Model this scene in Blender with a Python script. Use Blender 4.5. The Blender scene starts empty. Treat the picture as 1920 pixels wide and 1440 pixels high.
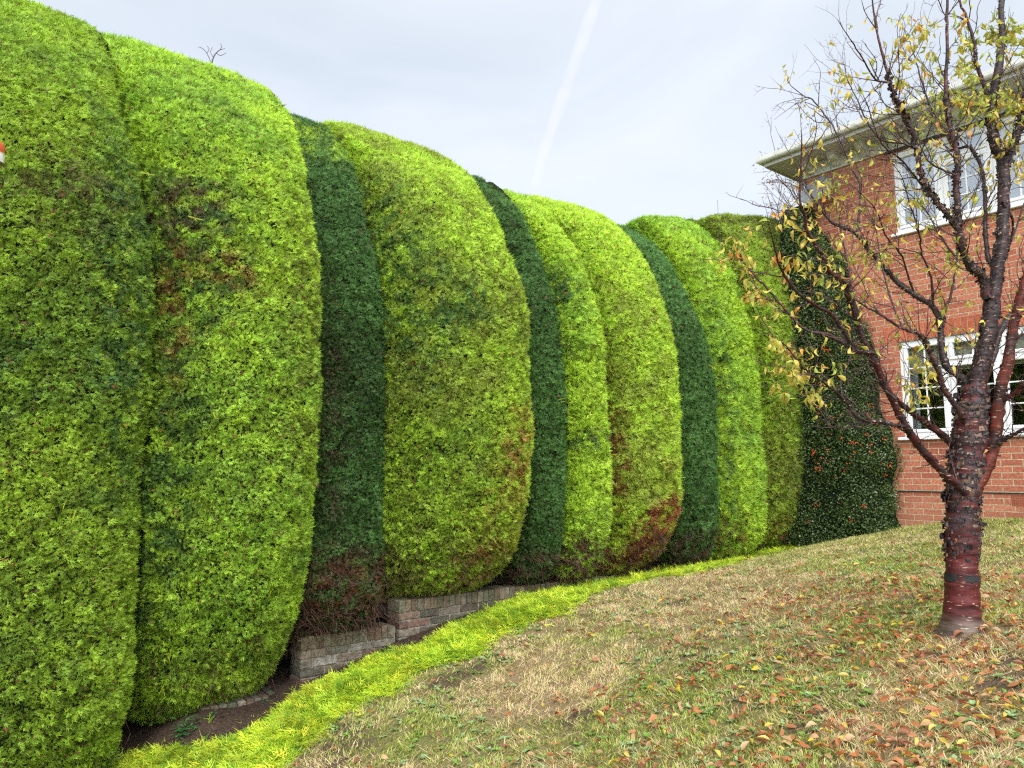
import bpy, math, random
import numpy as np
R = np.random.default_rng(7)
random.seed(7)
PI = math.pi
SC = bpy.context.scene
COL = SC.collection

# ------------------------------------------------------------------ camera frame
# world axes: x along the house front, y along the hedge (away), z up, eye at z = 0
F = 1387.0
PITCH = math.radians(6.8)
YAW = math.radians(52)
CAM = np.array([5.588, -9.886, 0.0])
cy_, sy_ = math.cos(YAW), math.sin(YAW)
AX_R = np.array([cy_, sy_, 0.0])
AX_F = np.array([-sy_ * math.cos(PITCH), cy_ * math.cos(PITCH), math.sin(PITCH)])
AX_U = np.cross(AX_R, AX_F)
FLAT = np.array([-sy_, cy_, 0.0])


def ray(u, v):
    return AX_F + AX_R * (u - 960) / F - AX_U * (v - 720) / F


def at(u, v, depth):
    """point seen at (u, v) whose horizontal distance along the view is depth"""
    d = ray(u, v)
    return CAM + d * (depth / float(d @ FLAT))


def project(P):
    q = np.asarray(P) - CAM
    f = q @ AX_F
    return np.stack([960 + F * (q @ AX_R) / f, 720 - F * (q @ AX_U) / f], -1)


# ------------------------------------------------------------------ noise
def _hash(ix, iy, iz, seed):
    h = (ix * 374761393 + iy * 668265263 + iz * 2147483647 + seed * 974634777) & 0xFFFFFFFF
    h = ((h ^ (h >> 13)) * 1274126177) & 0xFFFFFFFF
    h = (h ^ (h >> 16)) & 0xFFFFFFFF
    return h.astype(np.float64) / 4294967295.0


def vnoise(P, scale, seed=0):
    p = np.asarray(P, float) / scale
    i = np.floor(p).astype(np.int64)
    f = p - i
    f = f * f * (3 - 2 * f)
    out = 0
    for dx in (0, 1):
        for dy in (0, 1):
            for dz in (0, 1):
                w = (f[:, 0] if dx else 1 - f[:, 0]) * (f[:, 1] if dy else 1 - f[:, 1]) * (f[:, 2] if dz else 1 - f[:, 2])
                out = out + w * _hash(i[:, 0] + dx, i[:, 1] + dy, i[:, 2] + dz, seed)
    return out


def fbm(P, scale, seed=0, octv=3):
    a, t, s = 1.0, 0.0, 0.0
    for k in range(octv):
        t = t + a * vnoise(P, scale / 2 ** k, seed + 17 * k)
        s += a
        a *= 0.55
    return t / s


def sstep(a, b, x):
    t = np.clip((x - a) / (b - a), 0, 1)
    return t * t * (3 - 2 * t)


def unit(v):
    v = np.asarray(v, float)
    return v / np.maximum(np.linalg.norm(v, axis=-1, keepdims=True), 1e-9)


# ------------------------------------------------------------------ mesh helpers
def link(name, me, mats, parent=None):
    o = bpy.data.objects.new(name, me)
    COL.objects.link(o)
    for m in (mats if isinstance(mats, (list, tuple)) else [mats]):
        me.materials.append(m)
    if parent is not None:
        o.parent = parent
    return o


def mesh_np(name, V, Fc, mat, parent=None, col=None, smooth=False, uv=None, mi=None):
    """V (n,3); Fc (m,k) int array, one face size; or list of index tuples"""
    me = bpy.data.meshes.new(name)
    V = np.asarray(V, np.float32)
    if isinstance(Fc, np.ndarray):
        m, k = Fc.shape
        me.vertices.add(len(V))
        me.vertices.foreach_set('co', V.ravel())
        me.loops.add(m * k)
        me.loops.foreach_set('vertex_index', Fc.astype(np.int32).ravel())
        me.polygons.add(m)
        me.polygons.foreach_set('loop_start', np.arange(0, m * k, k, dtype=np.int32))
        me.polygons.foreach_set('loop_total', np.full(m, k, np.int32))
    else:
        me.from_pydata([tuple(map(float, v)) for v in V], [], [tuple(int(i) for i in f) for f in Fc])
    me.update(calc_edges=True)
    if smooth:
        me.polygons.foreach_set('use_smooth', np.ones(len(me.polygons), bool))
    if mi is not None:
        me.polygons.foreach_set('material_index', np.asarray(mi, np.int32))
    if col is not None:
        a = me.color_attributes.new('Col', 'FLOAT_COLOR', 'POINT')
        c = np.ones((len(V), 4), np.float32)
        c[:, :3] = col
        a.data.foreach_set('color', c.ravel())
    if uv is not None:
        l = me.uv_layers.new(name='UVMap')
        l.data.foreach_set('uv', np.asarray(uv, np.float32).ravel())
    if len(V) < 200000:
        me.validate()
    return link(name, me, mat, parent)


class MB:
    """collects shapes into one mesh, with per-face metre UVs and a colour per shape"""
    def __init__(s):
        s.v, s.f, s.c, s.m = [], [], [], []

    def add(s, V, Fs, c=(1, 1, 1), m=0):
        b = len(s.v)
        s.v += [tuple(map(float, p)) for p in V]
        s.c += [tuple(c)] * len(V)
        s.f += [tuple(b + i for i in f) for f in Fs]
        s.m += [m] * len(Fs)
        return s

    def box(s, x0, x1, y0, y1, z0, z1, c=(1, 1, 1), jit=0.0, ch=0.0, m=0):
        if ch > 0:
            q = []
            for (zz, e) in ((z0, ch), (z0 + ch, 0), (z1 - ch, 0), (z1, ch)):
                for (sx, sy) in ((x0, y0), (x1, y0), (x1, y1), (x0, y1)):
                    q.append((sx + (e if sx == x0 else -e), sy + (e if sy == y0 else -e), zz))
            V = np.array(q)
            Fs = [(3, 2, 1, 0), (12, 13, 14, 15)]
            for k in range(3):
                for j in range(4):
                    a, b = 4 * k + j, 4 * k + (j + 1) % 4
                    Fs.append((a, b, b + 4, a + 4))
        else:
            V = np.array([(x0, y0, z0), (x1, y0, z0), (x1, y1, z0), (x0, y1, z0), (x0, y0, z1), (x1, y0, z1), (x1, y1, z1), (x0, y1, z1)])
            Fs = [(3, 2, 1, 0), (4, 5, 6, 7), (0, 1, 5, 4), (1, 2, 6, 5), (2, 3, 7, 6), (3, 0, 4, 7)]
        if jit:
            V = V + R.normal(0, jit, V.shape)
        return s.add(V, Fs, c, m)

    def build(s, name, mat, parent=None, smooth=False, uvmode=None):
        o = mesh_np(name, s.v, s.f, mat, parent, col=np.array(s.c, np.float32), smooth=smooth)
        me = o.data
        if len(set(s.m)) > 1:
            me.polygons.foreach_set('material_index', np.array(s.m, np.int32))
        uv = me.uv_layers.new(name='UVMap')
        buf = np.zeros((len(me.loops), 2), np.float32)
        for p in me.polygons:
            n = p.normal
            for li in p.loop_indices:
                c = me.vertices[me.loops[li].vertex_index].co
                if abs(n.x) > abs(n.y) and abs(n.x) > abs(n.z):
                    buf[li] = (c.y, c.z)
                elif abs(n.y) > abs(n.z):
                    buf[li] = (c.x, c.z)
                else:
                    buf[li] = (c.x, c.y)
        uv.data.foreach_set('uv', buf.ravel())
        return o


def tag(o, label, cat, group=None, kind=None):
    o['label'] = label
    o['category'] = cat
    if group:
        o['group'] = group
    if kind:
        o['kind'] = kind
    return o


def empty(name, loc=(0, 0, 0)):
    o = bpy.data.objects.new(name, None)
    o.empty_display_size = 0.1
    o.location = loc
    COL.objects.link(o)
    return o


def rebase(root):
    """children were modelled in world coordinates: shift them so the empty's place is their origin"""
    loc = root.location.copy()
    def go(o):
        for c in o.children:
            if c.type == 'MESH' and c.parent == root:
                c.location = -loc
    bpy.context.view_layer.update()
    go(root)


# ------------------------------------------------------------------ materials
def newmat(name):
    m = bpy.data.materials.new(name)
    m.use_nodes = True
    nt = m.node_tree
    nt.nodes.clear()
    return m, nt.nodes, nt.links


def N(ns, t, **kw):
    n = ns.new(t)
    for k, v in kw.items():
        if k.startswith('i_'):
            n.inputs[k[2:].replace('_', ' ')].default_value = v
        else:
            setattr(n, k, v)
    return n


def leaf_mat(name, trans=0.3, rough=0.55, gloss=0.08, vary=0.0):
    m, ns, ln = newmat(name)
    out = N(ns, 'ShaderNodeOutputMaterial')
    a = N(ns, 'ShaderNodeAttribute', attribute_name='Col')
    d = N(ns, 'ShaderNodeBsdfDiffuse')
    t = N(ns, 'ShaderNodeBsdfTranslucent')
    g = N(ns, 'ShaderNodeBsdfGlossy')
    g.inputs['Roughness'].default_value = rough
    g.inputs['Color'].default_value = (1, 1, 1, 1)
    m1 = N(ns, 'ShaderNodeMixShader')
    m1.inputs[0].default_value = trans
    m2 = N(ns, 'ShaderNodeMixShader')
    m2.inputs[0].default_value = gloss
    ln.new(a.outputs['Color'], d.inputs['Color'])
    ln.new(a.outputs['Color'], t.inputs['Color'])
    ln.new(d.outputs[0], m1.inputs[1])
    ln.new(t.outputs[0], m1.inputs[2])
    ln.new(m1.outputs[0], m2.inputs[1])
    ln.new(g.outputs[0], m2.inputs[2])
    ln.new(m2.outputs[0], out.inputs[0])
    return m


def plain(name, col, rough=0.6, noise=0.15, scale=12.0, bump=0.0, bscale=60.0, spec=0.5, use_attr=False, metallic=0.0):
    m, ns, ln = newmat(name)
    out = N(ns, 'ShaderNodeOutputMaterial')
    b = N(ns, 'ShaderNodeBsdfPrincipled')
    b.inputs['Roughness'].default_value = rough
    b.inputs['Metallic'].default_value = metallic
    b.inputs['Specular IOR Level'].default_value = spec
    tc = N(ns, 'ShaderNodeTexCoord')
    nz = N(ns, 'ShaderNodeTexNoise')
    nz.inputs['Scale'].default_value = scale
    nz.inputs['Detail'].default_value = 6
    ln.new(tc.outputs['Object'], nz.inputs['Vector'])
    mr = N(ns, 'ShaderNodeMapRange')
    mr.inputs[1].default_value = 0.3
    mr.inputs[2].default_value = 0.7
    mr.inputs[3].default_value = 1 - noise
    mr.inputs[4].default_value = 1 + noise
    ln.new(nz.outputs['Fac'], mr.inputs[0])
    mx = N(ns, 'ShaderNodeMix', data_type='RGBA', blend_type='MULTIPLY')
    mx.inputs[0].default_value = 1
    if use_attr:
        at_ = N(ns, 'ShaderNodeAttribute', attribute_name='Col')
        ln.new(at_.outputs['Color'], mx.inputs[6])
    else:
        mx.inputs[6].default_value = (*col, 1)
    ln.new(mr.outputs[0], mx.inputs[7])
    ln.new(mx.outputs[2], b.inputs['Base Color'])
    if bump:
        n2 = N(ns, 'ShaderNodeTexNoise')
        n2.inputs['Scale'].default_value = bscale
        n2.inputs['Detail'].default_value = 5
        ln.new(tc.outputs['Object'], n2.inputs['Vector'])
        bp = N(ns, 'ShaderNodeBump')
        bp.inputs['Strength'].default_value = bump
        bp.inputs['Distance'].default_value = 0.02
        ln.new(n2.outputs['Fac'], bp.inputs['Height'])
        ln.new(bp.outputs[0], b.inputs['Normal'])
    ln.new(b.outputs[0], out.inputs[0])
    return m


def brick_mat():
    m, ns, ln = newmat('red_brick')
    out = N(ns, 'ShaderNodeOutputMaterial')
    b = N(ns, 'ShaderNodeBsdfPrincipled')
    b.inputs['Roughness'].default_value = 0.85
    b.inputs['Specular IOR Level'].default_value = 0.25
    uv = N(ns, 'ShaderNodeUVMap', uv_map='UVMap')
    nzd = N(ns, 'ShaderNodeTexNoise')
    nzd.inputs['Scale'].default_value = 9
    ln.new(uv.outputs[0], nzd.inputs['Vector'])
    ad = N(ns, 'ShaderNodeVectorMath', operation='MULTIPLY_ADD')
    ad.inputs[1].default_value = (0.008, 0.008, 0)
    ln.new(nzd.outputs['Color'], ad.inputs[0])
    ln.new(uv.outputs[0], ad.inputs[2])
    bt = N(ns, 'ShaderNodeTexBrick')
    bt.offset = 0.5
    bt.inputs['Scale'].default_value = 1
    bt.inputs['Brick Width'].default_value = 0.225
    bt.inputs['Row Height'].default_value = 0.075
    bt.inputs['Mortar Size'].default_value = 0.0068
    bt.inputs['Mortar Smooth'].default_value = 0.25
    bt.inputs['Bias'].default_value = 0.0
    bt.inputs['Color1'].default_value = (0.53, 0.20, 0.12, 1)
    bt.inputs['Color2'].default_value = (0.37, 0.11, 0.068, 1)
    bt.inputs['Mortar'].default_value = (0.52, 0.40, 0.26, 1)
    ln.new(ad.outputs[0], bt.inputs['Vector'])
    # stains and weathering in the bricks themselves
    nz = N(ns, 'ShaderNodeTexNoise')
    nz.inputs['Scale'].default_value = 38
    nz.inputs['Detail'].default_value = 8
    ln.new(uv.outputs[0], nz.inputs['Vector'])
    nb = N(ns, 'ShaderNodeTexNoise')
    nb.inputs['Scale'].default_value = 1.6
    nb.inputs['Detail'].default_value = 4
    ln.new(uv.outputs[0], nb.inputs['Vector'])
    mr = N(ns, 'ShaderNodeMapRange')
    mr.inputs[1].default_value = 0.3
    mr.inputs[2].default_value = 0.7
    mr.inputs[3].default_value = 0.62
    mr.inputs[4].default_value = 1.25
    ln.new(nz.outputs['Fac'], mr.inputs[0])
    mx = N(ns, 'ShaderNodeMix', data_type='RGBA', blend_type='MULTIPLY')
    mx.inputs[0].default_value = 1
    ln.new(bt.outputs['Color'], mx.inputs[6])
    ln.new(mr.outputs[0], mx.inputs[7])
    # efflorescence low on the wall
    sx = N(ns, 'ShaderNodeSeparateXYZ')
    ln.new(uv.outputs[0], sx.inputs[0])
    lo = N(ns, 'ShaderNodeMapRange')
    lo.inputs[1].default_value = -0.1
    lo.inputs[2].default_value = -0.7
    lo.inputs[3].default_value = 0.0
    lo.inputs[4].default_value = 0.55
    ln.new(sx.outputs[1], lo.inputs[0])
    ml = N(ns, 'ShaderNodeMath', operation='MULTIPLY')
    ln.new(lo.outputs[0], ml.inputs[0])
    ln.new(nb.outputs['Fac'], ml.inputs[1])
    mx2 = N(ns, 'ShaderNodeMix', data_type='RGBA')
    mx2.inputs[7].default_value = (0.42, 0.27, 0.15, 1)
    ln.new(ml.outputs[0], mx2.inputs[0])
    ln.new(mx.outputs[2], mx2.inputs[6])
    ln.new(mx2.outputs[2], b.inputs['Base Color'])
    bp = N(ns, 'ShaderNodeBump')
    bp.inputs['Strength'].default_value = 0.7
    bp.inputs['Distance'].default_value = 0.012
    iv = N(ns, 'ShaderNodeMath', operation='SUBTRACT')
    iv.inputs[0].default_value = 1
    ln.new(bt.outputs['Fac'], iv.inputs[1])
    a2 = N(ns, 'ShaderNodeMath', operation='MULTIPLY_ADD')
    a2.inputs[1].default_value = 0.35
    ln.new(nz.outputs['Fac'], a2.inputs[0])
    ln.new(iv.outputs[0], a2.inputs[2])
    ln.new(a2.outputs[0], bp.inputs['Height'])
    ln.new(bp.outputs[0], b.inputs['Normal'])
    ln.new(b.outputs[0], out.inputs[0])
    return m


def attr_mat(name, rough=0.9, bump=0.5, bscale=80, noise=0.25, nscale=40, spec=0.2):
    return plain(name, (1, 1, 1), rough=rough, noise=noise, scale=nscale, bump=bump, bscale=bscale, spec=spec, use_attr=True)


def glass_mat(name, refl):
    m, ns, ln = newmat(name)
    out = N(ns, 'ShaderNodeOutputMaterial')
    t = N(ns, 'ShaderNodeBsdfTransparent')
    t.inputs[0].default_value = (0.9, 0.93, 0.92, 1)
    g = N(ns, 'ShaderNodeBsdfGlossy')
    g.inputs['Roughness'].default_value = 0.02
    g.inputs['Color'].default_value = (0.92, 0.96, 1, 1)
    lw = N(ns, 'ShaderNodeFresnel')
    lw.inputs[0].default_value = 1.5
    ma = N(ns, 'ShaderNodeMath', operation='ADD')
    ma.inputs[1].default_value = refl
    ma.use_clamp = True
    mx = N(ns, 'ShaderNodeMixShader')
    ln.new(lw.outputs[0], ma.inputs[0])
    ln.new(ma.outputs[0], mx.inputs[0])
    ln.new(t.outputs[0], mx.inputs[1])
    ln.new(g.outputs[0], mx.inputs[2])
    ln.new(mx.outputs[0], out.inputs[0])
    return m


def bark_mat():
    """polished red-brown cherry bark with pale lenticel dashes; darker torn layers by noise"""
    m, ns, ln = newmat('cherry_bark')
    out = N(ns, 'ShaderNodeOutputMaterial')
    b = N(ns, 'ShaderNodeBsdfPrincipled')
    tc = N(ns, 'ShaderNodeTexCoord')
    at_ = N(ns, 'ShaderNodeAttribute', attribute_name='Col')
    mp = N(ns, 'ShaderNodeMapping')
    mp.inputs['Scale'].default_value = (24, 24, 120)
    ln.new(tc.outputs['Object'], mp.inputs[0])
    vo = N(ns, 'ShaderNodeTexNoise')
    vo.inputs['Scale'].default_value = 1.0
    vo.inputs['Detail'].default_value = 1
    ln.new(mp.outputs[0], vo.inputs['Vector'])
    cr = N(ns, 'ShaderNodeMapRange')
    cr.inputs[1].default_value = 0.68
    cr.inputs[2].default_value = 0.73
    ln.new(vo.outputs['Fac'], cr.inputs[0])
    mp2 = N(ns, 'ShaderNodeMapping')
    mp2.inputs['Scale'].default_value = (5, 5, 34)
    ln.new(tc.outputs['Object'], mp2.inputs[0])
    n2 = N(ns, 'ShaderNodeTexNoise')
    n2.inputs['Scale'].default_value = 1.3
    n2.inputs['Detail'].default_value = 6
    ln.new(mp2.outputs[0], n2.inputs['Vector'])
    r2 = N(ns, 'ShaderNodeMapRange')
    r2.inputs[1].default_value = 0.35
    r2.inputs[2].default_value = 0.7
    r2.inputs[3].default_value = 0.45
    r2.inputs[4].default_value = 1.5
    ln.new(n2.outputs['Fac'], r2.inputs[0])
    mx = N(ns, 'ShaderNodeMix', data_type='RGBA', blend_type='MULTIPLY')
    mx.inputs[0].default_value = 1
    ln.new(at_.outputs['Color'], mx.inputs[6])
    ln.new(r2.outputs[0], mx.inputs[7])
    m3 = N(ns, 'ShaderNodeMix', data_type='RGBA')
    m3.inputs[7].default_value = (0.42, 0.30, 0.2, 1)
    ln.new(cr.outputs[0], m3.inputs[0])
    ln.new(mx.outputs[2], m3.inputs[6])
    ln.new(m3.outputs[2], b.inputs['Base Color'])
    b.inputs['Roughness'].default_value = 0.5
    b.inputs['Specular IOR Level'].default_value = 0.3
    bp = N(ns, 'ShaderNodeBump')
    bp.inputs['Strength'].default_value = 0.6
    bp.inputs['Distance'].default_value = 0.01
    ln.new(n2.outputs['Fac'], bp.inputs['Height'])
    ln.new(bp.outputs[0], b.inputs['Normal'])
    ln.new(b.outputs[0], out.inputs[0])
    return m


M = {}
M['hedge'] = leaf_mat('conifer_foliage', trans=0.3, gloss=0.015)
M['leaf'] = leaf_mat('autumn_leaf', trans=0.4, gloss=0.03)
M['shiny'] = leaf_mat('evergreen_leaf', trans=0.12, rough=0.35, gloss=0.035)
M['grass'] = leaf_mat('grass_blade', trans=0.3, gloss=0.015)
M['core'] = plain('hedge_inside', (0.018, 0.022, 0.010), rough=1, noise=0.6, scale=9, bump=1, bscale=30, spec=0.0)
M['pcore'] = plain('shrub_inside', (0.012, 0.018, 0.010), rough=1, noise=0.5, scale=9, spec=0.0)
M['deadwood'] = plain('dead_twig', (0.12, 0.075, 0.05), rough=0.9, noise=0.3)
M['brick'] = brick_mat()
M['oldbrick'] = attr_mat('old_brick', bump=0.8, bscale=50, noise=0.35, nscale=22)
M['white'] = plain('white_frame', (0.80, 0.81, 0.82), rough=0.35, noise=0.03, scale=6)
M['cream'] = plain('cream_paint', (0.52, 0.525, 0.52), rough=0.5, noise=0.06, scale=5)
M['frieze'] = plain('pale_green_board', (0.55, 0.58, 0.52), rough=0.55, noise=0.06, scale=5)
M['gutter'] = plain('gutter_plastic', (0.66, 0.66, 0.63), rough=0.4, noise=0.08, scale=8)
M['glass_hi'] = glass_mat('upper_glass', 0.42)
M['glass_lo'] = glass_mat('lower_glass', 0.02)
M['tile'] = attr_mat('roof_tile', bump=0.6, bscale=40)
M['dark'] = plain('dark_room', (0.05, 0.055, 0.05), rough=0.9)
M['net'] = plain('pale_curtain', (0.58, 0.64, 0.68), rough=0.9, noise=0.05)
M['blind'] = plain('cream_blind', (0.62, 0.60, 0.48), rough=0.8, noise=0.04)
M['black'] = plain('black_trim_and_gaps', (0.02, 0.02, 0.022), rough=0.5)
M['dish'] = plain('grey_dish', (0.17, 0.18, 0.20), rough=0.5, noise=0.2)
M['metal'] = plain('zinc_arm', (0.3, 0.3, 0.32), rough=0.4, metallic=0.6)
M['terracotta'] = plain('vent_clay', (0.30, 0.085, 0.045), rough=0.85, noise=0.2)
M['mortar'] = plain('dpc_mortar', (0.38, 0.31, 0.22), rough=0.9)
M['bark'] = bark_mat()
M['flake'] = attr_mat('peeling_bark', rough=0.55, bump=0.3, noise=0.3, spec=0.4)
M['berry'] = plain('orange_berry', (0.62, 0.085, 0.02), rough=0.35, noise=0.2, scale=30)
M['soil'] = attr_mat('soil_mulch', rough=0.95, bump=1.0, bscale=70, noise=0.45, nscale=60)
M['lawnbase'] = attr_mat('lawn_thatch', rough=0.95, bump=1.0, bscale=60, noise=0.35, nscale=50)
M['twig'] = plain('bare_twig', (0.10, 0.07, 0.075), rough=0.8)
M['orange'] = plain('orange_casing', (0.62, 0.10, 0.04), rough=0.35, noise=0.03)
M['whitep'] = plain('white_casing', (0.68, 0.67, 0.64), rough=0.4, noise=0.03)
M['navy'] = plain('navy_casing', (0.015, 0.02, 0.07), rough=0.4, noise=0.03)

# ------------------------------------------------------------------ ground height
WALLX = -0.54


def on_x(u, v, x=WALLX):
    d = ray(u, v)
    return CAM + d * ((x - CAM[0]) / d[0])


def on_y(u, v, y=0.0):
    d = ray(u, v)
    return CAM + d * ((y - CAM[1]) / d[1])


TREE_D = 4.3
anch = [at(960, 2600, 0.01) * 0 + CAM + np.array([0, 0, -1.55]),
        at(1805, 1188, TREE_D),
        CAM + AX_R * 1.8 + FLAT * 2.4 + np.array([0, 0, -1.06]),
        on_y(1690, 990), on_y(1920, 970)]
for u, v in ((565, 1290), (740, 1212), (950, 1132), (1200, 1084), (1400, 1045), (1530, 1020)):
    anch.append(on_x(u, v, WALLX + 0.02))
anch += [on_x(470, 1328), on_x(395, 1352), on_x(330, 1385), on_x(250, 1428), on_x(60, 1510)]
anch.append(CAM + AX_R * -2.5 + FLAT * 0.5 + np.array([0, 0, -2.25]))
anch.append(CAM + AX_R * 0.3 + FLAT * 4.6 + np.array([0, 0, -1.53]))
anch += [np.array([7.0, -1.0, -0.42]), np.array([7.5, -5.0, -0.45]), np.array([8.0, -9.0, -0.8]), np.array([4.5, -3.0, -0.62]),
         np.array([-2.5, -9, -2.2]), np.array([-2.5, -5, -1.6]), np.array([-2.5, 0.5, -1.1]), np.array([-3.5, -12, -2.6]), np.array([3, -13, -2.1])]
AN = np.array(anch)


def _phi(d2):
    return 0.5 * d2 * np.log(d2 + 1e-9)


_n = len(AN)
_K = _phi(((AN[:, None, :2] - AN[None, :, :2]) ** 2).sum(-1)) + 0.02 * np.eye(_n)
_P = np.c_[np.ones(_n), AN[:, :2]]
_A = np.block([[_K, _P], [_P.T, np.zeros((3, 3))]])
_W = np.linalg.solve(_A, np.r_[AN[:, 2], 0, 0, 0])


def gz(x, y):
    x = np.atleast_1d(np.asarray(x, float)).copy()
    y = np.atleast_1d(np.asarray(y, float)).copy()
    d = np.hypot(x - 2.5, y + 5)
    k = np.minimum(1, 9.0 / np.maximum(d, 1e-6))          # beyond 9 m the height of the rim carries on
    xx, yy = 2.5 + (x - 2.5) * k, -5 + (y + 5) * k
    d2 = (xx[:, None] - AN[None, :, 0]) ** 2 + (yy[:, None] - AN[None, :, 1]) ** 2
    z = _phi(d2) @ _W[:_n] + _W[_n] + _W[_n + 1] * xx + _W[_n + 2] * yy
    w = sstep(12, 40, d)
    z = z * (1 - w) - 1.4 * w
    P = np.stack([x, y, 0 * x], -1)
    z = z + 0.03 * (fbm(P, 0.9, 5, 3) - 0.5) * (1 - w)
    z = z + 0.10 * np.exp(-((x + .45) / .30) ** 2 - ((y + 8.22) / .30) ** 2)      # soil washed up over the end of the low wall
    return z


def ground_hit(u, v):
    d = ray(u, v)
    ts = np.linspace(1.5, 16, 900)
    P = CAM + d * ts[:, None]
    h = P[:, 2] - gz(P[:, 0], P[:, 1])
    i = np.argmax(h < 0)
    return P[i] if h.min() < 0 else P[-1]


# strip of clippings: measured edges, turned into places on the ground
INN = [(150, 1480), (217, 1432), (290, 1402), (367, 1399), (433, 1380), (480, 1366), (530, 1334), (573, 1298), (640, 1268), (693, 1242), (767, 1224), (840, 1186), (917, 1152), (977, 1118), (1000, 1102), (1067, 1092), (1133, 1090), (1163, 1072), (1233, 1074), (1340, 1053), (1430, 1034), (1530, 1018)]
OUT = [(430, 1510), (513, 1440), (580, 1393), (680, 1317), (747, 1291), (887, 1227), (967, 1187), (1033, 1160), (1100, 1133), (1150, 1107), (1233, 1087), (1340, 1068), (1430, 1043), (1535, 1021)]
PI_ = np.array([ground_hit(*p) for p in INN])
PO_ = np.array([ground_hit(*p) for p in OUT])
PI_ = PI_[np.argsort(PI_[:, 1])]
PO_ = PO_[np.argsort(PO_[:, 1])]


def strip_in(y):
    return np.interp(y, PI_[:, 1], PI_[:, 0])


def strip_out(y):
    return np.interp(y, PO_[:, 1], PO_[:, 0])


# ------------------------------------------------------------------ ground sheets
def axis(a, b, fine, far):
    c = np.arange(a, b + 1e-6, fine)
    g = [b]
    s = fine
    while g[-1] < far:
        s *= 1.35
        g.append(g[-1] + s)
    l = [a]
    s = fine
    while l[-1] > -far:
        s *= 1.35
        l.append(l[-1] - s)
    return np.r_[np.array(l[1:])[::-1], c, np.array(g[1:])]


gx_, gy_ = axis(-3.5, 9, 0.07, 600), axis(-12, 1.5, 0.07, 600)
X, Y = np.meshgrid(gx_, gy_, indexing='ij')
Z = gz(X.ravel(), Y.ravel())
V = np.stack([X.ravel(), Y.ravel(), Z], -1)
ny = len(gy_)
ii, jj = np.meshgrid(np.arange(len(gx_) - 1), np.arange(ny - 1), indexing='ij')
q = (ii * ny + jj).ravel()
Fq = np.stack([q, q + ny, q + ny + 1, q + 1], -1)


def lawn_tone(P):
    """0 green .. 1 straw"""
    n = fbm(P * np.array([1, 1, 0]), 0.8, 31, 3)
    house = sstep(-2.2, -0.6, P[:, 1])
    crest = sstep(-4.5, -2.0, P[:, 1]) * sstep(3.5, 0.5, P[:, 0])
    return np.clip((sstep(0.30, 0.66, n) * .8 + .25 * sstep(.4, .6, vnoise(P * np.array([1, 1, 0]), .22, 35))) * (1 - 0.75 * house) * (1 - 0.2 * crest) + 0.10, 0, 1)


def lerp(a, b, t):
    return np.asarray(a)[None] * (1 - t[:, None]) + np.asarray(b)[None] * t[:, None]


t = lawn_tone(V)
c = lerp((0.13, 0.135, 0.04), (0.21, 0.155, 0.08), t)
soilpatch = sstep(0.62, 0.72, fbm(V * np.array([1, 1, 0]), 0.35, 77, 3))
c = c * (1 - soilpatch[:, None] * 0.85) + np.array((0.07, 0.048, 0.033)) * soilpatch[:, None] * 0.85
g = mesh_np('lawn', V, Fq, M['lawnbase'], col=c, smooth=True)
g['kind'] = 'structure'

# soil bed under the hedge and in front of the retaining wall
ys = np.arange(-12, 0.6, 0.045)
rows = []
for y in ys:
    xe = float(strip_in(y)) + 0.22
    rows.append(np.stack([np.linspace(-3.2, xe, 70), np.full(70, y), np.zeros(70)], -1))
V = np.concatenate(rows)
V[:, 2] = gz(V[:, 0], V[:, 1])
e = np.tile(np.arange(70), len(ys))
rim = np.clip((69 - e) / 12, 0, 1)
V[:, 2] += 0.006 + rim * 0.03 * fbm(V, 0.25, 9, 3) + 0.012 * rim * vnoise(V, 0.03, 4)
a = np.arange(len(ys) - 1)[:, None] * 70 + np.arange(69)[None]
a = a.ravel()
Fq = np.stack([a, a + 1, a + 71, a + 70], -1)
n = fbm(V, 0.2, 3, 3)
c = lerp((0.028, 0.019, 0.014), (0.085, 0.056, 0.040), n)
s = mesh_np('soil', V, Fq, M['soil'], col=c, smooth=True)
s['kind'] = 'structure'


# ------------------------------------------------------------------ fronds
def fronds(P, D, S, L, Cc, blades, tipc=1.2, basec=0.7, wid=0.2):
    """one small spray per point: blades fan out along D in the plane (D, S)"""
    n = len(P)
    Nn = np.cross(D, S)
    Vs, Cs = [], []
    for (a0, ang, l, dr) in blades:
        an = ang + R.normal(0, 0.22, n)
        ll = (l * R.uniform(0.75, 1.25, n) * L)[:, None]
        dirb = unit(np.cos(an)[:, None] * D + np.sin(an)[:, None] * S + (dr + R.normal(0, 0.16, n))[:, None] * Nn)
        side = unit(np.cross(Nn, dirb)) * (wid * L)[:, None] * 0.5
        o = P + D * (a0 * L)[:, None]
        Vs.append(np.stack([o - side, o + side, o + dirb * ll], 1))
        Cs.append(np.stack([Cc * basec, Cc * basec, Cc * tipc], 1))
    Vv = np.stack(Vs, 1).reshape(-1, 3)
    Cv = np.stack(Cs, 1).reshape(-1, 3)
    return Vv, Cv


B7 = [(0, 0, 1, 0), (0.08, 0.5, 0.72, .1), (0.08, -0.5, 0.72, .1), (0.0, .92, 0.5, -.1), (0, -.92, 0.5, -.1), (0.36, 0.55, 0.5, 0), (0.36, -0.55, 0.5, 0)]
B9 = [(0, 0, 1, 0), (.08, .95, .42, .1), (.08, -.95, .42, .1), (.24, .8, .46, 0), (.24, -.8, .46, 0), (.42, .7, .40, -.1), (.42, -.7, .40, -.1), (.62, .55, .30, 0), (.62, -.55, .30, 0)]
B5 = [(0, 0, 1, 0), (0.05, 0.5, 0.75, .1), (0.05, -0.5, 0.75, .1), (0.0, .95, 0.55, -.1), (0, -.95, 0.55, -.1)]


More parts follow.
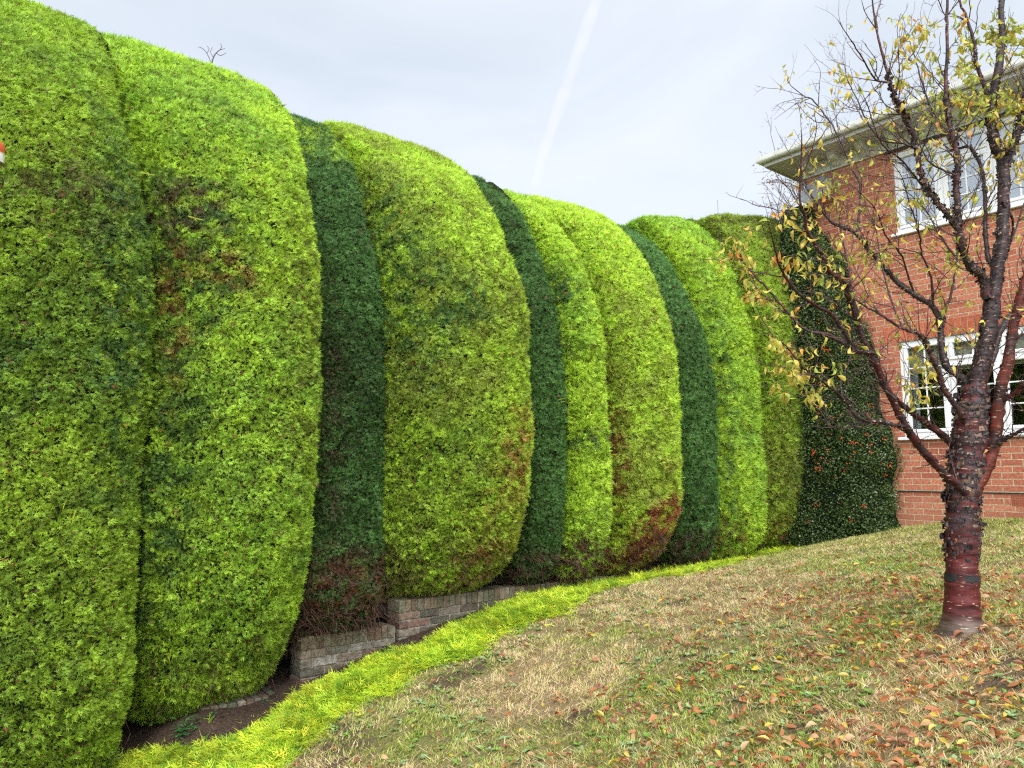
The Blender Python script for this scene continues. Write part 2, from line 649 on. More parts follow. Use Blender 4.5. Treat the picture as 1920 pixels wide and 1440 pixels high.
def tri_faces(n):
    return np.arange(n * 3, dtype=np.int32).reshape(-1, 3)


def sample_surface(V, T, N_):
    a, b, c = V[T[:, 0]], V[T[:, 1]], V[T[:, 2]]
    cr = np.cross(b - a, c - a)
    ar = 0.5 * np.linalg.norm(cr, axis=1)
    return a, b, c, ar, unit(cr)


# ------------------------------------------------------------------ hedge columns
def catmull(P, n=6):
    P = np.asarray(P, float)
    Q = np.r_[[2 * P[0] - P[1]], P, [2 * P[-1] - P[-2]]]
    out = []
    for i in range(1, len(Q) - 2):
        for t_ in np.linspace(0, 1, n, endpoint=False):
            a, b, c, d = Q[i - 1], Q[i], Q[i + 1], Q[i + 2]
            out.append(.5 * ((2 * b) + (-a + c) * t_ + (2 * a - 5 * b + 4 * c - d) * t_ ** 2 + (-a + 3 * b - 3 * c + d) * t_ ** 3))
    out.append(Q[-2])
    return np.array(out)


def column_core(c, n_w=110, n_t=44):
    """a lobe of the hedge: a side profile (x, z) swept along y, swelling between its two seams"""
    xb, zb, zt, k, A, Hb, bul = c['xb'], c['zb'], c['zt'], c['k'], c['A'], c['Hb'], c['bul']
    pts = [(-3.9, zb + .3), (-3.3, zb + .02)]
    for t, r in ((0.0, 1.7), (.02, 1.0), (.12, .6), (.30, .33), (.68, .09), (1.0, 0)):
        pts.append((xb - r * A - (.25 if t == 0 else 0), zb + t * Hb))
    z0 = zb + Hb
    zm = max(z0 + .3, .75)
    pts.append((xb, zm))
    for s_, r in ((.36, .10 * k), (.50, .30 * k), (.67, .65 * k), (.80, 1.08 * k), (.91, 1.08 * k + .50), (.975, 1.08 * k + 1.0), (1.0, 1.08 * k + 1.6)):
        if s_ > .9:
            r = 1.08 * k + (r - 1.08 * k) * min(1, max(.45, k * 1.1))
        z = .3 + s_ * (zt - .3)
        if z > zm + .15:
            pts.append((xb - r, z))
    pts += [(-3.7, zt - .35), (-4.3, zt - 1.1), (-4.4, 1.0), (-3.9, zb + .3)]
    Q = catmull(pts, 8)
    L = np.r_[0, np.cumsum(np.linalg.norm(np.diff(Q, axis=0), axis=1))]
    w = np.linspace(0, L[-1], n_w)
    Q = np.stack([np.interp(w, L, Q[:, 0]), np.interp(w, L, Q[:, 1])], -1)
    T = unit(np.gradient(Q, axis=0))
    Nr = np.stack([T[:, 1], -T[:, 0]], -1)
    tau = np.sin(np.linspace(-PI / 2, PI / 2, n_t))
    tau = np.r_[-1, tau, 1]
    pe = c.get('pe', 2.6)
    off = bul * (np.sqrt(np.maximum(1 - np.abs(tau) ** pe, 0)) - math.sqrt(1 - .85 ** pe))
    V = []
    (ya, yb) = c['y']
    (ka, kb_) = c.get('skew', (0, 0))
    for i in range(n_w):
        sk = float(sstep(1.2, 4.2, Q[i, 1]))
        a_, b_ = ya + ka * sk, yb + kb_ * sk
        y = (a_ + b_) / 2 + ((b_ - a_) / 2 - .022) * tau
        o2 = off * (1 - .86 * float(sstep(2.6, 3.6, Q[i, 1])))
        o2[0], o2[-1] = o2[1] - c.get('fl', .6), o2[-2] - c.get('fl', .6)
        V.append(np.stack([Q[i, 0] + Nr[i, 0] * o2, y, Q[i, 1] + Nr[i, 1] * o2], -1))
    V = np.concatenate(V)
    V[:, 2] += c.get('tilt', 0) * (V[:, 1] - (ya + yb) / 2) * sstep(1.8, 3.6, V[:, 2])
    m = n_t + 2
    q = (np.arange(n_w - 1)[:, None] * m + np.arange(m - 1)[None]).ravel()
    T3 = np.concatenate([np.stack([q, q + 1, q + m + 1], -1), np.stack([q, q + m + 1, q + m], -1)])
    Nn = np.zeros_like(V)
    fn = np.cross(V[T3[:, 1]] - V[T3[:, 0]], V[T3[:, 2]] - V[T3[:, 0]])
    # outward is +x on the front
    mid = (n_w // 2) * m + m // 2
    for j in range(3):
        np.add.at(Nn, T3[:, j], fn)
    fr = (np.abs(V[:, 2] - .6) < .3) & (V[:, 0] > -1)
    if Nn[fr, 0].mean() < 0:
        T3 = T3[:, ::-1].copy()
        Nn = -Nn
    Nn = unit(Nn)
    disp = 0.10 * (fbm(V, 0.8, int(abs(ya) * 10) + 50, 2) - 0.5) + 0.035 * (fbm(V, 0.2, 11, 2) - 0.5)
    return V + Nn * disp[:, None], T3


LIME = np.array((0.45, 0.68, 0.056))
MIDG = np.array((0.27, 0.45, 0.048))
DEEP = np.array((0.080, 0.175, 0.042))
OLIV = np.array((0.29, 0.38, 0.050))
BLUE = np.array((0.056, 0.128, 0.030))
BROW = np.array((0.30, 0.11, 0.045))
DEAD = np.array((0.13, 0.075, 0.05))
YELL = np.array((0.50, 0.60, 0.04))

# name order runs along the hedge away from the camera
#  y0, y1, front x, zb, zt, palette, bottom rounding, kwargs
COLS = [
    dict(y=(-11.0, -8.65), skew=(0, -.30), xb=-.10, zb=-2.38, zt=4.36, k=1.0, A=.7, Hb=1.1, bul=.42, pal='mid'),
    dict(y=(-8.66, -7.35), skew=(-.30, 0), xb=-.08, zb=-1.95, zt=4.30, k=1.0, A=1.25, Hb=1.85, bul=.44, pal='lime'),
    dict(y=(-7.40, -6.62), xb=-.40, zb=-1.42, zt=4.18, k=.95, A=.35, Hb=.5, bul=.16, pal='dark'),
    dict(y=(-6.66, -5.08), xb=-.10, zb=-1.16, zt=4.12, k=1.0, A=.95, Hb=1.2, bul=.44, pal='olive'),
    dict(y=(-5.12, -4.54), xb=-.28, zb=-1.12, zt=3.90, k=.8, A=.3, Hb=.5, bul=.16, pal='dark'),
    dict(y=(-4.58, -4.00), xb=-.16, zb=-1.12, zt=3.68, k=.72, A=.4, Hb=.7, bul=.2, pal='lime'),
    dict(y=(-4.02, -2.79), xb=-.12, zb=-1.13, zt=3.66, k=.68, A=.8, Hb=1.0, bul=.36, pal='lime2'),
    dict(y=(-2.83, -1.98), xb=-.21, zb=-1.08, tilt=.08, zt=3.70, k=.76, A=.3, Hb=.5, bul=.20, pal='dark2'),
    dict(y=(-2.12, -0.95), xb=-.20, zb=-1.02, fl=.32, pe=3.6, tilt=.20, zt=3.74, k=.48, A=.25, Hb=.6, bul=.26, pal='bright'),
    dict(y=(-1.16, 0.58), xb=-.06, zb=-1.00, fl=.3, pe=3.8, tilt=.20, zt=3.90, k=.30, A=.6, Hb=1.3, bul=.26, pal='olive2'),
]
LABELS = [
    'mid green clipped conifer at the near end of the hedge, nearest the camera',
    'broad lime green clipped conifer bulging over the low mossy wall, second from the near end',
    'narrow dark green conifer with a dead brown skirt, set back above the wall end',
    'huge rounded green conifer with rusty specks, bulging in the middle of the hedge',
    'slim dark green conifer squeezed just beyond the biggest rounded bulge',
    'narrow lime conifer with dark blotches, just beyond the slim dark one',
    'wide yellow green conifer with a scorched brown lower corner',
    'smooth dark blue green conifer leaning beside the one with the scorched corner',
    'vivid green feathery conifer just beyond the last dark column',
    'olive green conifer at the far end of the hedge, next to the berry shrub',
]
SHOW = {}


def hedge_colour(pal, P, W):
    """colour of each spray from patches of growth that stay where they are on the plant"""
    n1 = fbm(P, 0.9, 101, 3)
    n2 = fbm(P, 0.22, 202, 2)
    n3 = fbm(P, 0.35, 303, 3)
    mix = {'mid': (MIDG * .92, LIME * 0.78, DEEP), 'lime': (MIDG * 1.15, LIME, DEEP), 'olive': (OLIV * 1.05, LIME * 0.97, DEEP * 1.2),
           'lime2': (OLIV * 1.3, LIME * 1.05, MIDG), 'bright': (MIDG * 1.2, LIME * 0.95, DEEP * 1.4), 'olive2': (OLIV * 0.9, LIME * 0.75, DEEP),
           'dark': (BLUE, BLUE * 1.7, DEEP * 0.6), 'dark2': (BLUE * 1.25, BLUE * 1.9, BLUE * 0.8)}[pal]
    t = sstep(0.34, 0.62, n1 * 0.6 + n2 * 0.4)
    c = lerp(mix[0], mix[1], t)
    d = sstep(0.62, 0.76, n3) * 0.4
    c = c * (1 - d[:, None]) + mix[2] * d[:, None]
    return c


def patch(P, c, y, z, ry, rz, colr, amt, seed):
    r = np.sqrt(((P[:, 1] - y) / ry) ** 2 + ((P[:, 2] - z) / rz) ** 2)
    w = np.clip(np.clip((1.3 - r) * 1.3, 0, 1) * (0.22 * sstep(0.35, 0.6, fbm(P, 0.25, seed, 2)) + 1.0 * sstep(0.46, 0.58, fbm(P, 0.085, seed + 5, 3))) * amt * R.uniform(.5, 1.4, len(P)), 0, 1)
    return c * (1 - w[:, None]) + np.asarray(colr)[None] * w[:, None]


PATCH = {
    0: [(-9.1, 1.6, 0.5, 0.8, MIDG * 0.55, .7), (-9.5, 0.6, 0.3, 0.4, DEEP, .6), (-9.3, -1.0, 0.7, 0.9, MIDG * .7, .6), (-8.9, 1.2, .25, 1.6, DEEP, .8), (-9.3, 1.9, .5, .3, DEAD, .45)],
    1: [(-8.45, 1.7, 0.45, 0.75, DEEP * 1.1, .95), (-8.5, 2.0, 0.35, 0.25, DEAD * 1.1, .7), (-8.55, 1.2, 0.10, 0.8, BROW * .8, .6), (-8.55, 0.1, 0.25, 0.9, DEEP, .8),
        (-7.55, 1.2, .3, 1.3, OLIV * .75, .8), (-7.8, -1.5, .7, .35, OLIV * .7, .8), (-8.2, 1.5, .3, .2, BROW, .5), (-8.6, -.8, .2, .7, DEEP, .8)],
    2: [(-7.0, -1.35, 1.1, 0.62, DEAD * .9, 2.2), (-7.0, -1.0, 0.6, 0.25, BROW * .7, .5), (-7.2, 0.3, .12, 1.3, DEAD * .7, .55), (-7.0, 3.4, 1, .35, LIME * .8, .8)],
    3: [(-5.7, 2.6, .75, 1.0, LIME, .8), (-6.2, -.1, .6, .7, MIDG * 1.1, .5), (-6.5, 1.5, .45, .8, DEEP * 1.2, .8), (-6.0, 1.6, .25, .3, DEEP, .8), (-6.3, 0.2, .5, .5, MIDG * .6, .5), (-5.45, .25, .3, .5, BROW * 1.2, .6), (-5.6, -0.3, .5, .5, BROW, .4),
        (-6.0, -.95, .9, .3, DEAD * 1.2, .6), (-5.6, -.85, .5, .25, BROW, .5), (-6.6, 2.4, .3, .6, DEEP * 1.1, .8), (-5.35, 1.5, .25, .8, OLIV * .7, .6)],
    4: [(-4.9, -1.0, .6, .2, DEAD * .8, .8)],
    5: [(-4.55, 2.0, .3, .25, DEEP, 1.), (-4.4, .35, .4, .15, DEEP, .9), (-4.7, 1.0, .13, 1.5, DEAD, .6), (-4.4, -1.0, .6, .3, DEAD, 1.6), (-4.3, 1.3, .3, .12, DEEP, .6)],
    6: [(-3.2, -.70, .46, .40, BROW * 1.15, 2.2), (-3.15, -.98, .45, .28, DEAD * .9, 2.2), (-3.7, -.95, .6, .25, BROW * .8, .9), (-3.95, .2, .12, .9, BROW * .8, .8), (-3.2, .1, .15, .1, BROW, .8), (-3.9, 1.4, .2, .8, OLIV * .8, .6)],
    7: [(-2.5, -.95, .6, .25, DEAD * .8, .9)],
    8: [(-1.9, -.8, .5, .3, BROW * .7, .6), (-1.9, 1.0, .12, 2.4, DEEP, .7)],
    9: [(-.8, -.85, .5, .25, BROW * .8, .8), (-.5, .8, .6, 1.2, OLIV * .7, .5), (-.3, -.3, .5, .7, DEAD, .4)],
}


def dead_twigs(P0, n, spread, up, col, rr=0.003, ln_=(0.1, 0.28)):
    Vs = []
    D = unit(R.normal(0, 1, (n, 3)) + np.array([0.9, 0, up]))
    P = P0[R.integers(0, len(P0), n)]
    L = R.uniform(*ln_, n)
    S = unit(np.cross(D, R.normal(0, 1, (n, 3))))
    mid = P + D * (L * .5)[:, None] + S * (L * .1)[:, None]
    tip = P + D * L[:, None] + R.normal(0, 0.02, (n, 3))
    w = S * rr
    w2 = unit(np.cross(D, S)) * rr
    T = []
    for a_, b_ in ((P, mid), (mid, tip)):
        T.append(np.stack([a_ - w, a_ + w, b_], 1))
        T.append(np.stack([a_ - w2, a_ + w2, b_], 1))
    Vv = np.concatenate(T, 1).reshape(-1, 3)
    return Vv, np.tile(col, (len(Vv), 1))


QUICK = False
for k, cd in enumerate(COLS):
    y0, y1 = cd['y']
    yc = (y0 + y1) / 2
    xc = -1.6
    Vc, T = column_core(cd)
    SHOW[k] = Vc
    a, b, c, ar, nn = sample_surface(Vc, T, 0)
    cen = (a + b + c) / 3
    dist = np.linalg.norm(cen - CAM, axis=1)
    facing = ((CAM - cen) * nn).sum(1) / dist
    dens = 8600 * np.minimum(1, (6.0 / dist)) ** 1.1
    dens = dens * np.where(facing > -0.3, 1.0, 0.12) * np.where(cen[:, 0] < -3.4, .5, 1)
    if QUICK:
        dens *= 0.3
    cnt = R.poisson(ar * dens)
    idx = np.repeat(np.arange(len(T)), cnt)
    n = len(idx)
    r1, r2 = np.sqrt(R.random(n)), R.random(n)
    P = a[idx] * (1 - r1)[:, None] + b[idx] * (r1 * (1 - r2))[:, None] + c[idx] * (r1 * r2)[:, None]
    Nn = nn[idx]
    dd = np.linalg.norm(P - CAM, axis=1)
    L = R.uniform(0.024, 0.050, n) * np.clip(dd / 6.5, 0.85, 1.35)
    if cd['pal'] == 'bright':
        L *= 1.15
    if cd['pal'].startswith('dark'):
        L *= 0.85
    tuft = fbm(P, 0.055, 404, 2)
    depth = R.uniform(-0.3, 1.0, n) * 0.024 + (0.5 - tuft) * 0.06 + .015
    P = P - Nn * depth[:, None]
    up = np.array([0, 0, 1.0])
    swirl = (fbm(P, 0.11, 811, 2) - .5) * 5.0 + .75
    tdir = np.stack([0 * swirl, np.cos(swirl), np.sin(swirl)], -1)
    tdir = unit(tdir - Nn * (tdir * Nn).sum(1)[:, None])
    D = unit(Nn * R.uniform(0.1, .9, n)[:, None] + tdir * .55 + R.normal(0, 0.42, (n, 3)))
    S = unit(np.cross(D, Nn + R.normal(0, 0.5, (n, 3))))
    Cc = hedge_colour(cd['pal'], P, Nn)
    for j, p in enumerate(PATCH.get(k, [])):
        Cc = patch(P, Cc, *p, 500 + 13 * j + k)
    # single dead or fresh sprays
    q = R.random(n)
    fresh = (q < 0.012) & (not cd['pal'].startswith('dark'))
    Cc[fresh] = YELL * 0.75
    dead = q > 0.975 if not cd['pal'].startswith('dark') else q > 0.99
    Cc[dead] = lerp(BROW, DEAD, R.random(int(dead.sum()))) * 0.9
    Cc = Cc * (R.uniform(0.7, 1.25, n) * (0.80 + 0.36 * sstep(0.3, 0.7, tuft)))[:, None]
    Cc = np.clip(Cc, 0.002, 0.8)
    top = Nn[:, 2] > 0.35
    near = dd < 7.4
    root = empty('conifer_tree', (xc, yc, cd['zb']))
    tag(root, LABELS[k], 'conifer', 'clipped conifers forming the hedge')
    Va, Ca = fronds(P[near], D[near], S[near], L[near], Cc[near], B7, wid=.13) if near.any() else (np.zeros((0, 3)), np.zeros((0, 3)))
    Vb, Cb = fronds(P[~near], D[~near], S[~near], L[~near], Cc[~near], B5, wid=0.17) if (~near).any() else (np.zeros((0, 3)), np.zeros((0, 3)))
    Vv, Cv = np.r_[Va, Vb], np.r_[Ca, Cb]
    # long stray shoots left by the shears
    ns = 28 if cd['pal'] in ('mid', 'lime', 'olive', 'lime2', 'bright') else 5
    vis = np.flatnonzero(facing[idx] > 0.1)
    si = vis[R.integers(0, len(vis), ns)]
    Ds = unit(R.normal(0, 1, (ns, 3)) + Nn[si] * .3 - up * 0.5)
    Vs_, Cs_ = fronds(P[si] + Nn[si] * 0.03, Ds, unit(np.cross(Ds, Nn[si])), R.uniform(.08, .15, ns), np.tile(YELL * .8, (ns, 1)), [(0, 0, 1, 0), (.3, .4, .3, 0), (.5, -.4, .3, 0)], wid=0.07)
    Vv, Cv = np.r_[Vv, Vs_], np.r_[Cv, Cs_]
    # bare twigs around dead skirts and in the seams
    low = cen[(cen[:, 2] < cd['zb'] + 0.12 + 0.68 * R.random(len(cen)) ** 1.6) & (facing > -0.3)]
    nt_ = {2: 2600, 6: 900, 5: 500, 1: 450, 3: 450, 4: 400, 7: 400}.get(k, 150)
    dt, dc = dead_twigs(low, nt_, .3, -0.7, DEAD * 0.8)
    Vv, Cv = np.r_[Vv, dt], np.r_[Cv, dc]
    mesh_np('foliage', Vv, tri_faces(len(Vv) // 3), M['hedge'], root, col=Cv)
    # dark shell a hand's breadth below the sprays, coloured as the shade inside
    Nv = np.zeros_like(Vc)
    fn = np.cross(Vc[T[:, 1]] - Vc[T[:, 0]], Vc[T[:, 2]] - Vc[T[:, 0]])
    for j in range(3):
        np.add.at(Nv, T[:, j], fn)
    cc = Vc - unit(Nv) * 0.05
    mesh_np('shade_core', cc, T.astype(np.int32), M['core'], root, smooth=True)
    mb = MB()
    for (tx, ty) in ((-0.85, yc),):
        zt_ = cd['zb'] + 0.6
        zg = float(gz(tx, ty)[0]) - 0.1
        ring = []
        for zz, rr in ((zg, .11), (zg + .15, .085), (zt_, .075)):
            for j in range(10):
                a_ = 2 * PI * j / 10
                ring.append((tx + rr * math.cos(a_), ty + rr * math.sin(a_), zz))
        fs = [(i * 10 + j, i * 10 + (j + 1) % 10, (i + 1) * 10 + (j + 1) % 10, (i + 1) * 10 + j) for i in range(2) for j in range(10)]
        mb.add(ring, fs)
    mb.build('trunk', M['deadwood'], root, smooth=True)
    rebase(root)

if True:  # report of the outlines, for checking against the photograph
    for k, V_ in SHOW.items():
        p = project(V_)
        s = []
        for v in (250, 350, 500, 750, 950, 1050, 1200):
            w = np.abs(p[:, 1] - v) < 25
            s.append('%d:%s' % (v, int(p[w, 0].max()) if w.any() else '-'))
        print('COL', k, 'top', int(p[:, 1].min()), 'at', int(p[p[:, 1].argmin(), 0]), 'bot', int(p[:, 1].max()), ' '.join(s))

#@@REST
# ------------------------------------------------------------------ old brick retaining wall, stepping down with the ground
def old_wall(name, y0, y1, zt, th, zbot_fn, label, parent, seed):
    rr = np.random.default_rng(seed)
    mb = MB()
    cop = MB()
    pal = [(0.17, 0.14, 0.105), (0.20, 0.17, 0.13), (0.14, 0.09, 0.07), (0.22, 0.20, 0.155), (0.19, 0.12, 0.095), (0.13, 0.125, 0.095), (0.24, 0.17, 0.13)]
    hc = 0.105
    # coping: bricks on edge
    y = y0
    while y < y1 - 0.03:
        wdt = min(rr.uniform(0.062, 0.074), y1 - y)
        c = np.array(pal[rr.integers(len(pal))]) * rr.uniform(.75, 1.1)
        moss = rr.random() ** .6 * (1.0 if y < (y0 + y1) / 2 else .5)
        c = c * (1 - .65 * moss) + np.array((0.085, 0.095, 0.045)) * .65 * moss
        dz = rr.uniform(-.004, .004)
        cop.box(WALLX - th - .004, WALLX + rr.uniform(0, .006), y + .004, y + wdt - .004, zt - hc + dz, zt + dz, c, jit=.0012, ch=.006)
        y += wdt
    # mortar bed, a little behind the faces
    zb = min(zbot_fn(y0), zbot_fn(y1)) - .25
    mb.box(WALLX - th + .012, WALLX - .010, y0 + .012, y1 - .012, zb, zt - .018, (0.23, 0.20, 0.165))
    z = zt - hc - .004
    row = 0
    while z > zb:
        y = y0 - (0.11 if row % 2 else 0)
        while y < y1:
            ya, yb = max(y, y0), min(y + .215, y1)
            if yb - ya > .03:
                c = np.array(pal[rr.integers(len(pal))]) * rr.uniform(.6, 1.0)
                if rr.random() < .14:
                    c = np.array((0.27, 0.255, 0.215)) * rr.uniform(.75, 1.05)
                mb.box(WALLX - th, WALLX + rr.uniform(-.004, .004), ya + .004, yb - .006, z - .066, z - .002, c, jit=.002, ch=.006)
            y += .225
        z -= .075
        row += 1
    o1 = mb.build('brick_courses', M['oldbrick'], parent)
    o2 = cop.build('coping', M['oldbrick'], parent)
    return o1


def zfoot(y):
    return float(gz(WALLX, y)[0])


for (a0, a1, zt_, th_, lab) in ((-8.12, -7.36, -1.80, .30, 'lowest step of the mossy brick wall, almost buried beside the soil'),
                                (-7.34, -6.43, -1.38, .22, 'middle step of the old brick wall with a bare end face'),
                                (-6.41, 0.2, -1.175, .22, 'long upper step of the old brick wall with cracked bricks at its end')):
    w_ = empty('retaining_wall', (WALLX - .1, a0, zt_))
    tag(w_, lab, 'brick wall', 'stepped retaining wall under the hedge')
    old_wall('retaining_wall', a0, a1, zt_, th_, zfoot, lab, w_, int(-a0 * 100))
    rebase(w_)

# ------------------------------------------------------------------ lime clippings raked into a long strip
tt = R.random(60000)
yy = PI_[0, 1] + (min(PI_[-1, 1], PO_[-1, 1]) - PI_[0, 1]) * tt
keep = R.random(len(yy)) < np.clip(0.6 + (-yy) / 12.0, .55, 1.0)
yy = yy[keep]
xi, xo = strip_in(yy), strip_out(yy)
w0 = R.beta(1.25, 1.7, len(yy))
wob = 0.26 * (vnoise(np.stack([yy, 0 * yy, 0 * yy], -1), .35, 6) - .5) + 0.05 * (vnoise(np.stack([yy, 0 * yy, 0 * yy], -1), .11, 16) - .5)
xx = xi + (xo - xi) * w0 + wob * np.where(w0 > .5, 1, .6) + R.normal(0, .012, len(yy)) + np.where(R.random(len(yy)) < .05, R.normal(.04, .14, len(yy)), 0)
P = np.stack([xx, yy, gz(xx, yy)], -1)
pile = np.sin(PI * np.clip(w0, 0, 1)) ** .7 * (0.35 + 1.0 * fbm(P * np.array([1, 1, 0]), .3, 66, 3)) * (.35 + .65 * np.clip(-yy / 6, 0, 1))
P[:, 2] += 0.006 + R.random(len(P)) ** .7 * 0.042 * pile
n = len(P)
D = unit(np.stack([R.normal(0, 1, n), R.normal(0, 1.0, n), R.normal(0.04, .13, n)], -1))
S = unit(np.cross(D, np.array([0, 0, 1.0]) + R.normal(0, .45, (n, 3))))
L = R.uniform(.06, .15, n)
cc = lerp((0.40, 0.60, 0.04), (0.80, 0.86, 0.07), R.random(n) * (0.35 + .9 * sstep(.35, .65, fbm(P, .25, 8, 2))).clip(0, 1))
cc = cc * (0.62 + .5 * sstep(.32, .62, fbm(P, .14, 18, 3)))[:, None]
gsel = R.random(n) < .16
cc[gsel] = np.array((0.15, 0.33, 0.03))
ysel = R.random(n) < .06
cc[ysel] = np.array((0.74, 0.70, 0.05))
# heavier shoots poking out of the pile
Vv, Cv = fronds(P, D, S, L, cc, B9, wid=.06, basec=.85, tipc=1.1)
ns_ = 260
j = R.integers(0, n, ns_)
D2 = unit(np.stack([R.normal(0, 1, ns_), R.normal(0, 1, ns_), R.uniform(.0, .35, ns_)], -1))
V2, C2 = fronds(P[j], D2, unit(np.cross(D2, R.normal(0, 1, (ns_, 3)))), R.uniform(.08, .15, ns_), np.tile((0.62, 0.72, 0.04), (ns_, 1)),
                [(0, 0, 1, 0), (.2, .5, .35, 0), (.3, -.5, .35, 0), (.5, .5, .28, 0), (.6, -.5, .25, 0)], wid=.06)
Vv, Cv = np.r_[Vv, V2], np.r_[Cv, C2]
# thin matted layer of the same sprays under the loose top
ysr = np.linspace(PI_[0, 1], min(PI_[-1, 1], PO_[-1, 1]) - .15, 260)
wr = np.linspace(0.16, .84, 12)
G = np.array([[(strip_in(y) + (strip_out(y) - strip_in(y)) * q_, y, 0) for q_ in wr] for y in ysr]).reshape(-1, 3)
G[:, 2] = gz(G[:, 0], G[:, 1]) + .015 * np.tile(np.sin(PI * np.linspace(0, 1, 12)), 260) * fbm(G, .3, 66, 2) + np.tile(np.where(np.isin(np.arange(12), (0, 11)), -.02, 0.004), 260)
a_ = (np.arange(259)[:, None] * 12 + np.arange(11)[None]).ravel()
T_ = np.concatenate([np.stack([a_, a_ + 1, a_ + 13], -1), np.stack([a_, a_ + 13, a_ + 12], -1)])
GC = np.tile((0.24, 0.38, 0.03), (len(G), 1)) * (0.6 + .8 * vnoise(G, .03, 3))[:, None]
T_all = np.concatenate([tri_faces(len(Vv) // 3), T_ + len(Vv)])
o = mesh_np('hedge_clippings', np.r_[Vv, G], T_all.astype(np.int32), M['hedge'], col=np.r_[Cv, GC])
tag(o, 'long strip of bright lime hedge clippings lying along the lawn edge', 'clippings', kind='stuff')

# dead needles and twiglets shed on the soil
n = 16000
yy = R.uniform(-9.6, .2, n)
xx = strip_in(yy) + .08 - R.random(n) ** 1.2 * 1.5
P = np.stack([xx, yy, gz(xx, yy) + .03], -1)
P = P[(xx > WALLX + .01) | (yy < -8.2)]
n = len(P)
D = unit(np.stack([R.normal(0, 1, n), R.normal(0, 1, n), R.normal(.05, .2, n)], -1))
S = unit(np.cross(D, np.array([0, 0, 1.0]) + R.normal(0, .4, (n, 3))))
cl_ = lerp((0.05, 0.03, 0.02), (0.20, 0.12, 0.07), R.random(n) ** 2)
gl2 = R.random(n) < .03
cl_[gl2] = (0.3, 0.45, 0.04)
Vv, Cv = fronds(P, D, S, R.uniform(.015, .05, n), cl_, [(0, 0, 1, 0), (.2, .6, .5, 0), (.4, -.6, .4, 0)], wid=.10)
o = mesh_np('needle_litter', Vv, tri_faces(len(Vv) // 3), M['grass'], col=Cv)
tag(o, 'brown dead needles scattered on the soil between wall and clippings', 'leaf litter', kind='stuff')

# ------------------------------------------------------------------ grass
def scatter_ground(n, dmin=1.3, dmax=13.5, power=1.35, half=38):
    """places on the lawn, thinning with distance from the viewer"""
    d = (R.random(n) * (dmax ** (2 - power) - dmin ** (2 - power)) + dmin ** (2 - power)) ** (1 / (2 - power))
    an = np.radians(R.uniform(-half - 6, half + 14, n))
    P = CAM + FLAT * (d * np.cos(an))[:, None] + AX_R * (d * np.sin(an))[:, None]
    P[:, 2] = 0
    k = (P[:, 0] > strip_out(P[:, 1]) - .22 * R.random(n) ** 2) & (P[:, 1] < -.03) & (P[:, 1] > -12.3) & (P[:, 0] < 9)
    P = P[k]
    P[:, 2] = gz(P[:, 0], P[:, 1])
    return P


P = scatter_ground(860000, power=1.25)
n = len(P)
flat3 = P * np.array([1, 1, 0])
tone = lawn_tone(P)
tuft = fbm(flat3, .07, 90, 2)
bare = fbm(flat3, .3, 77, 3)
k = (R.random(n) < sstep(.30, .48, tuft) + .15) & (R.random(n) > .7 * sstep(.60, .72, bare))
P, tone, tuft = P[k], tone[k], tuft[k]
n = len(P)
dd = np.linalg.norm(P - CAM, axis=1)
straw = R.random(n) < np.clip(tone * .8 + .5 * (fbm(P * np.array([1, 1, 0]), .14, 55, 2) - .45), .06, .9)
h = R.uniform(.010, .027, n) * (0.7 + .9 * tuft) * np.where(straw, 1.05, 1.0)
lean_dir = fbm(P, .18, 12, 2) * 12.6
lean = R.uniform(.3, 1.5, n) * np.where(straw, 1.5, 1)
dx = np.cos(lean_dir + R.normal(0, 1.1, n)) * lean * h
dy = np.sin(lean_dir + R.normal(0, 1.1, n)) * lean * h
w_ = (0.0024 + .0007 * dd / 3) * R.uniform(.7, 1.3, n)
an = R.uniform(0, PI, n)
sx = np.stack([np.cos(an) * w_, np.sin(an) * w_, 0 * w_], -1)
tip = P + np.stack([dx, dy, h], -1)
c1 = lerp((0.24, 0.31, 0.055), (0.46, 0.50, 0.12), R.random(n))
c2 = lerp((0.48, 0.36, 0.18), (0.78, 0.62, 0.36), R.random(n))
cg = np.minimum(np.where(straw[:, None], c2, c1) * R.uniform(.84, 1.34, n)[:, None], .85)
Vg = np.stack([P - sx, P + sx, tip], 1).reshape(-1, 3)
Cg = np.stack([cg * .8, cg * .8, cg * 1.1], 1).reshape(-1, 3)
o = mesh_np('grass', Vg, tri_faces(n), M['grass'], col=Cg)
tag(o, 'short dry autumn grass covering the sloping lawn, part straw part green', 'grass', kind='stuff')

# broad-leaved lawn weeds and clover, pale grey green
P = scatter_ground(9000, power=1.3, dmax=9)
wn = fbm(P * np.array([1, 1, 0]), .8, 31, 3)
P = P[(R.random(len(P)) < sstep(.42, .60, fbm(P * np.array([1, 1, 0]), .55, 44, 2)) * .8)]
Vs, Cs = [], []
for p in P:
    kk = random.randint(4, 8)
    base = np.array((0.26, 0.37, 0.16)) * random.uniform(.75, 1.35) if random.random() < .6 else np.array((0.19, 0.33, 0.06)) * random.uniform(.8, 1.3)
    for q_ in range(kk):
        a_ = 2 * PI * q_ / kk + random.uniform(-.4, .4)
        l = random.uniform(.014, .036)
        ww = l * random.uniform(.28, .42)
        d_ = np.array([math.cos(a_), math.sin(a_), random.uniform(.15, .9)])
        s_ = np.array([-math.sin(a_), math.cos(a_), 0]) * ww
        b_ = p + np.array([0, 0, .006])
        m_ = b_ + d_ * l * .55
        t_ = b_ + d_ * l * np.array([1.1, 1.1, .7])
        Vs += [b_, m_ - s_, m_ + s_, m_ - s_, t_, m_ + s_]
        Cs += [base * .8, base, base, base, base * 1.1, base]
Vs = np.array(Vs)
